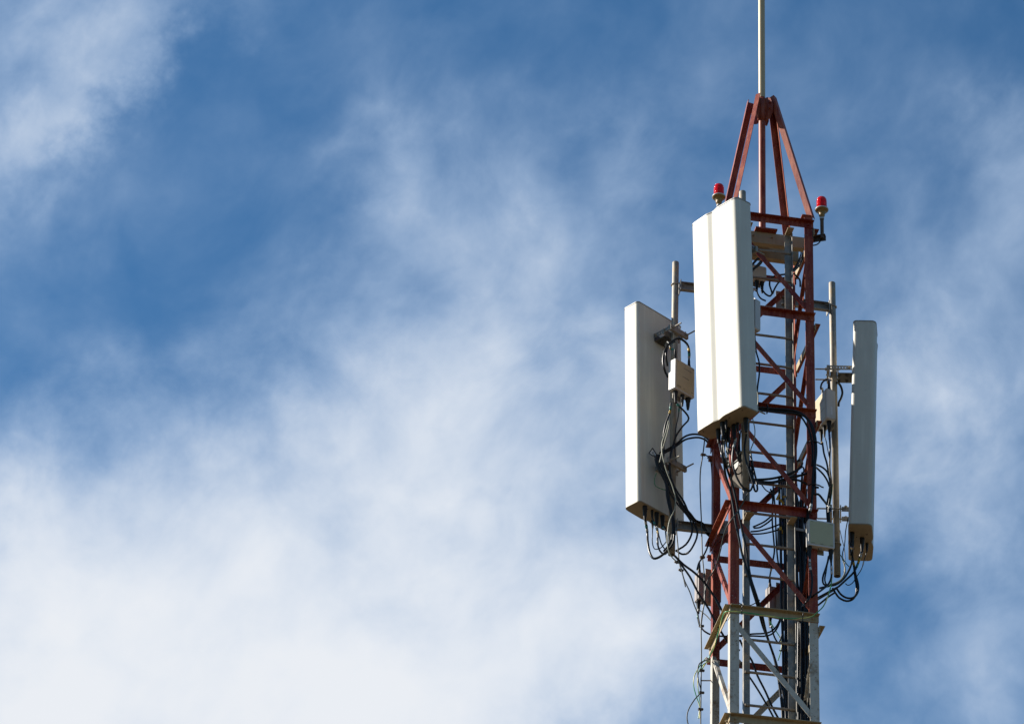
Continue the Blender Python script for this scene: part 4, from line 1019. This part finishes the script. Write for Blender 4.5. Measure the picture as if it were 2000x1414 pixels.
# behind the ladder, middle bays
for k, (q, vv, rr, lab) in enumerate([
    ([(1470.7, 1028.8), (1481, 1024.5), (1492.7, 1018.7), (1502, 1011.5), (1510, 1004)], .2, .0075, 'top black arc behind the ladder under the lower girt'),
    ([(1472, 1031), (1483, 1030), (1491, 1026), (1500, 1020), (1509, 1012)], .22, .0075, 'second black arc behind the ladder under the lower girt'),
    ([(1466, 1038), (1482.5, 1036.5), (1503, 1031), (1521.6, 1024), (1528, 1021)], .25, .0075, 'third black arc behind the ladder reaching the rail'),
    ([(1466, 1042.5), (1480, 1042.5), (1492.7, 1041.3), (1508, 1038), (1522, 1033.5), (1528, 1030)], .26, .007, 'lowest black arc behind the ladder reaching the rail'),
    ([(1505, 955), (1509, 972), (1508.3, 1000), (1508.5, 1022), (1511, 1052), (1512.5, 1076), (1510, 1092), (1506.5, 1110), tB[0]], .33, .0075, 'upright black cable behind the ladder ending on the dusty box'),
    ([(1510, 950), (1512, 972), (1514.5, 1000), (1515, 1021), (1516, 1050), (1517.5, 1078), (1520.5, 1102), (1524, 1118)], .3, .0075, 'upright black cable behind the ladder beside the dusty box cable'),
    ([(1503, 962, .34), (1500, 968), (1506, 962), (1512, 956)], .34, .004, 'thin tie wire looped round the far red brace'),
    ([tB[1], (1507, 1224), (1511.4, 1240.8), (1516, 1250), (1520.4, 1255.2), (1525, 1247), (1530, 1224), (1532, 1205)], .36, .0075, 'black loop hanging below the dusty box behind the ladder')]):
    cable(lab, q, vv, rr, tapes=((-.12, 'whitet'), (-.17, 'bluet')) if k == 4 else (((.05, 'whitet'), (.1, 'whitet')) if k == 7 else ()), group=CT)
cable('green earth wire curling below the dusty box behind the ladder', [(1503.3, 1212), (1513.2, 1228.3), (1522.2, 1242.6), (1526.7, 1257), (1524, 1275), (1519.5, 1289.3)], .42, 0.0045, 'earth', name='earth_wire', cat='wire', group=CE)
# tall feeders left of the right rail
for k, (x0, x1, x2, y0, rr) in enumerate(((1522, 1524.5, 1530, 935, .0115), (1527, 1531.5, 1533.5, 930, .0085), (1531, 1535, 1536.5, 940, .0085), (1534.5, 1536.5, 1538.5, 930, .007), (1528.5, 1533.5, 1532, 1000, .012), (1540, 1541, 1541, 960, .009))):
    lab = ['thick black feeder with a yellow band left of the right ladder rail', 'slim black feeder leftmost of the pair behind the rail', 'slim black feeder just behind the right ladder rail', 'thinnest black feeder against the right ladder rail', 'thick black feeder with blue and yellow bands', 'black feeder hidden mostly behind the right ladder rail'][k]
    cable(lab, [(x0, y0), (x0 + .6, y0 + 40), (x1, 1040), (x1 + 1, 1100), (x1 + 2, 1180), (x1 + (x2 - x1) * .6 + 1.5, 1260), (x2, 1340), (x2, 1400), (x2, 1440)], .10 + .02 * k, rr, tapes=((.5, 'yellow'),) if k == 0 else (((.12, 'bluet'), (.20, 'yellow')) if k == 4 else ()), group='feeder cables beside the ladder')
for k, (a, b, lab) in enumerate((((1523, 964), (1517, 976), 'yellow tag strip on the feeders, left one'), ((1522.5, 974), (1530.5, 984), 'yellow tag strip on the feeders, slanting right'), ((1529, 971), (1534, 969), 'small yellow tag on the feeders near the rail'))):
    p0, p1 = at(*a, .06), at(*b, .06); d = (p1 - p0); yt = MB().mat('yellow'); yt.box((p0 + p1) / 2, d / 2, d.normalized().cross(V(0, 1, 0)) * .010, V(0, .002, 0)); solo(yt, 'cable_tag', lab, 'tag', (p0 + p1) / 2, 'yellow cable tags')
# the dense bundle right of the ladder
rnd = random.Random(5)
for k in range(14):
    xt = 1553 + (k % 7) * 3.6 + rnd.uniform(-1, 1); xb = 1556 + (k % 7) * 4.0 + rnd.uniform(-.8, .8); vv = .02 + (k // 7) * .09 + rnd.uniform(-.02, .02)
    top = 905 + rnd.uniform(0, 120)
    cable('black feeder cable in the dense bundle right of the ladder', [(xt, top), (xt + rnd.uniform(-3, 3), (top + 1060) / 2), (xt + 2 + rnd.uniform(-2, 2), 1060), (xt + 2 + rnd.uniform(-2, 2), 1120), (xb + rnd.uniform(-1.5, 1.5), 1190), (xb, 1260), (xb + rnd.uniform(-1, 1), 1330), (xb + .5, 1400), (xb + .5, 1440)], vv, rnd.choice((.0115, .010, .0085)), tapes=((rnd.uniform(.3, .8), rnd.choice(('bluet', 'whitet', 'grey'))),) if k % 5 == 1 else (), group='feeder cables in the bundle right of the ladder')
cp = MB().mat('galv'); cp.box(at(1561, 1034, -.02), (.05, .006, 0), (0, .003, 0), (0, 0, .012)); solo(cp, 'cable_clamp', 'small pale clamp bar across the feeder bundle', 'clamp', at(1561, 1034, -.02))
for px, py, lab in ((1533, 1273, 'black tie round the feeders in the first white bay'), ):
    c = at(px, py, .1); tm = MB().mat('black'); tm.tube([c + V(.05, -.02, .005), c + V(0, -.035, 0), c + V(-.03, -.02, 0), c + V(-.045, 0, .01)], .007, 6); solo(tm, 'cable_tie', lab, 'cable tie', c, 'ties on the tower cables')
cable('black cable slanting through the first white bay, upper one', [(1445, 1249), (1454, 1268), (1468.3, 1289.3), (1479, 1318), (1495.3, 1350.4), (1509.6, 1382.7), (1522.2, 1406), (1533, 1430)], .12, 0.0095, group=CT)
cable('black cable slanting through the first white bay, lower one', [(1443, 1288), (1452, 1305), (1466.5, 1325.3), (1482.7, 1350.4), (1500.6, 1381), (1513.2, 1405), (1525, 1430)], .14, 0.0085, tapes=((.02, 'grey'),), group=CT)
cable('thin upright wire left of the left ladder rail', [(1452, 975), (1452.2, 1050), (1452.3, 1130), (1452.6, 1210), (1452.8, 1300), (1453, 1430)], -.15, 0.0028, 'olive', name='wire', cat='wire')
cable('thin black lead near the colour change behind the near leg', [(1443, 1177), (1452, 1181), (1464, 1182), (1474, 1178), (1484, 1171)], .1, 0.0045, group=CT)

# ---- right pole and rightmost antenna
vr = .3
cable('black loop over the left of the box on the right pole with a yellow band', [tR[1], (1603, 758), (1605, 749), (1610, 743.5), (1617, 741.5), (1624, 743)], .3, 0.0085, tapes=((0.03, 'whitet'), (0.075, 'yellow')), group=CR_)
cable('black arc bulging right of the right pole', [(1634, 747, .35), (1640, 751), (1643.8, 759), (1645.2, 768), (1642.5, 778), (1638.5, 786), (1638, 793)], .4, 0.0105, group=CR_)
cable('short pale tail above the box on the right pole with a blue band', [tR[0], (1620.5, 740), (1618, 733), (1612.5, 732)], .3, 0.0065, 'grey', tapes=((0.04, 'bluet'),), group=CR_)
cable('black cable falling from the left of the right box with a yellow band', [tR[2], (1607, 870), (1609.3, 885.5), (1615, 905), (1618.5, 926.5), (1621.5, 945), (1621, 960), (1617, 975), (1615, 990), (1616.4, 1015.6), (1620, 1030)], .29, 0.0085, tapes=((0.12, 'yellow'),), group=CR_)
cable('thin black lead from the middle of the right box', [tR[3], (1613.8, 862), (1616, 875), (1619, 890), (1621, 905)], .3, 0.0045, group=CR_)
cable('black cable along the right pole from the right box with a blue ribbon', [tR[4], (1621.3, 873), (1620.5, 893), (1620.6, 917), (1623.4, 939), (1622.5, 963), (1619, 985), (1618.5, 1010)], .3, 0.0085, tapes=((0.02, 'bluet'), (0.05, 'bluet')), group=CR_)
cable('thin green lead along the right pole', [(1626, 945), (1624.5, 965), (1621.5, 985), (1620.5, 1005)], .29, 0.004, 'green', group=CR_)
cable('pale wire bowing left beside the right pole', [(1620, 950), (1617, 968), (1614.5, 985), (1615, 1005), (1617, 1018)], .29, 0.004, 'paleg', group=CR_)
cable('upper black cable arcing from the right leg to the right pole', [(1588, 907, -.2), (1596, 908), (1606, 912.4), (1614.5, 920), (1619, 930)], .1, 0.0085, group=CR_)
cable('lower black cable arcing from the right leg to the right pole', [(1588, 911, -.2), (1596, 914.5), (1607.7, 926), (1616, 939), (1620, 950)], .12, 0.0085, group=CR_)
cable('black cable from the grey green box left socket down to the bundle', [tG[2], (1582.4, 1107.5), (1586, 1127), (1585.3, 1148.5), (1581.7, 1165.5), (1574, 1176), (1567, 1184, -.1)], -.43, 0.0085, tapes=((0.03, 'whitet'), (0.07, 'grey'), (0.11, 'whitet')), group=CR_)
cable('black cable from the grey green box right socket sweeping left to the bundle', [tG[3], (1624, 1124.5), (1619.2, 1138.6), (1603.6, 1152.8, -.4), (1590, 1162, -.42), (1579.6, 1169.7, -.3), (1568.3, 1179, -.1)], -.36, 0.0085, tapes=((0.05, 'whitet'), (0.09, 'whitet')), group=CR_)
cable('black jumper loop left of the right pole foot', [(1620.6, 1082), (1613.6, 1107.5), (1607, 1128), (1608.5, 1140), (1617, 1144), (1628, 1142)], .2, 0.0085, group=CR_)
cable('second black jumper loop left of the right pole foot', [(1618, 1086), (1613, 1118), (1611, 1133), (1615, 1142), (1625, 1144)], .22, 0.007, group=CR_)
cable('black jumper from the leftmost socket of the rightmost antenna', [rc[0], (1664.8, 1080), (1664.5, 1094), (1658.8, 1112), (1647.5, 1130), (1632, 1141.4), (1619, 1144), (1600, 1148.5)], .33, 0.0095, tapes=((0.03, 'bluet'), (0.06, 'yellow')), group=CR_)
cable('colour banded jumper from the middle socket of the rightmost antenna', [rc[1], (1681.4, 1082), (1675.8, 1100), (1667.3, 1117.4), (1653, 1131.5), (1633.4, 1148.5), (1619.2, 1157), (1598, 1169.7), (1578, 1180, .1)], .36, 0.0095, tapes=((0.05, 'bluet'), (0.09, 'whitet'), (0.13, 'whitet'), (0.17, 'yellow'), (0.20, 'yellow'), (0.24, 'teal')), group=CR_)
cable('outer black drip loop below the rightmost antenna', [rc[3], (1664, 1088), (1668, 1104), (1671, 1121), (1675.5, 1138), (1676.5, 1148), (1674.5, 1158), (1666, 1167), (1653, 1167), (1642, 1160), (1634.8, 1150)], .34, 0.0095, tapes=((0.04, 'yellow'), (0.10, 'yellow')), group=CR_)
cable('inner black drip loop below the rightmost antenna', [(1666, 1090), (1668.5, 1112), (1670.5, 1130), (1673, 1146), (1672, 1160), (1664.5, 1170.5), (1653, 1173.3), (1639, 1166.9), (1630.5, 1155.6), (1626, 1148)], .36, 0.0095, group=CR_)
cable('thin black lead from the right socket of the rightmost antenna', [rc[2], (1688.5, 1091), (1682.9, 1110.3), (1673, 1126), (1664.5, 1138.6), (1656, 1142.5), (1651, 1139)], .36, 0.0042, tapes=((0.12, 'whitet'),), group=CR_)
cable('thin black wire from the lower right clamp to the pole foot', [(1656.7, 1011), (1651.7, 1036.8), (1649.6, 1063.7), (1645, 1085), (1649, 1102), (1651, 1118), (1643, 1131), (1628, 1140)], .4, 0.0045, group=CR_)
cable('thin black wire crossing behind it beside the right pole', [(1640.4, 1035), (1645, 1055), (1649, 1070.7), (1650.3, 1099), (1648, 1118)], .42, 0.0035, group=CR_)
cable('pale cable curving under the right pole foot', [(1644, 1087), (1649, 1102), (1650.5, 1116), (1643, 1131), (1632, 1138), (1620, 1141)], .32, 0.006, 'paleg', group=CR_)
cable('thin green wire dropping from the right pole to the jumpers', [(1641, 1083), (1648, 1093), (1655, 1103), (1661, 1108)], .36, 0.004, 'green', group=CR_)
cable('black cable passing under the right pole foot to the leg, upper one', [(1640, 1144), (1625, 1152), (1610, 1160), (1597, 1167), (1583, 1176, .1), (1570, 1186, .1)], .3, 0.0085, group=CR_)
cable('black cable passing under the right pole foot to the leg, lower one', [(1632, 1156), (1618, 1165), (1607, 1174), (1597, 1182), (1585, 1191, .1), (1573, 1200, .1)], .28, 0.0085, group=CR_)
cable('pale streaked cable tucked behind the right leg', [(1590, 1160), (1580, 1166), (1572, 1173), (1565, 1182)], .05, 0.006, 'grey', group=CR_)
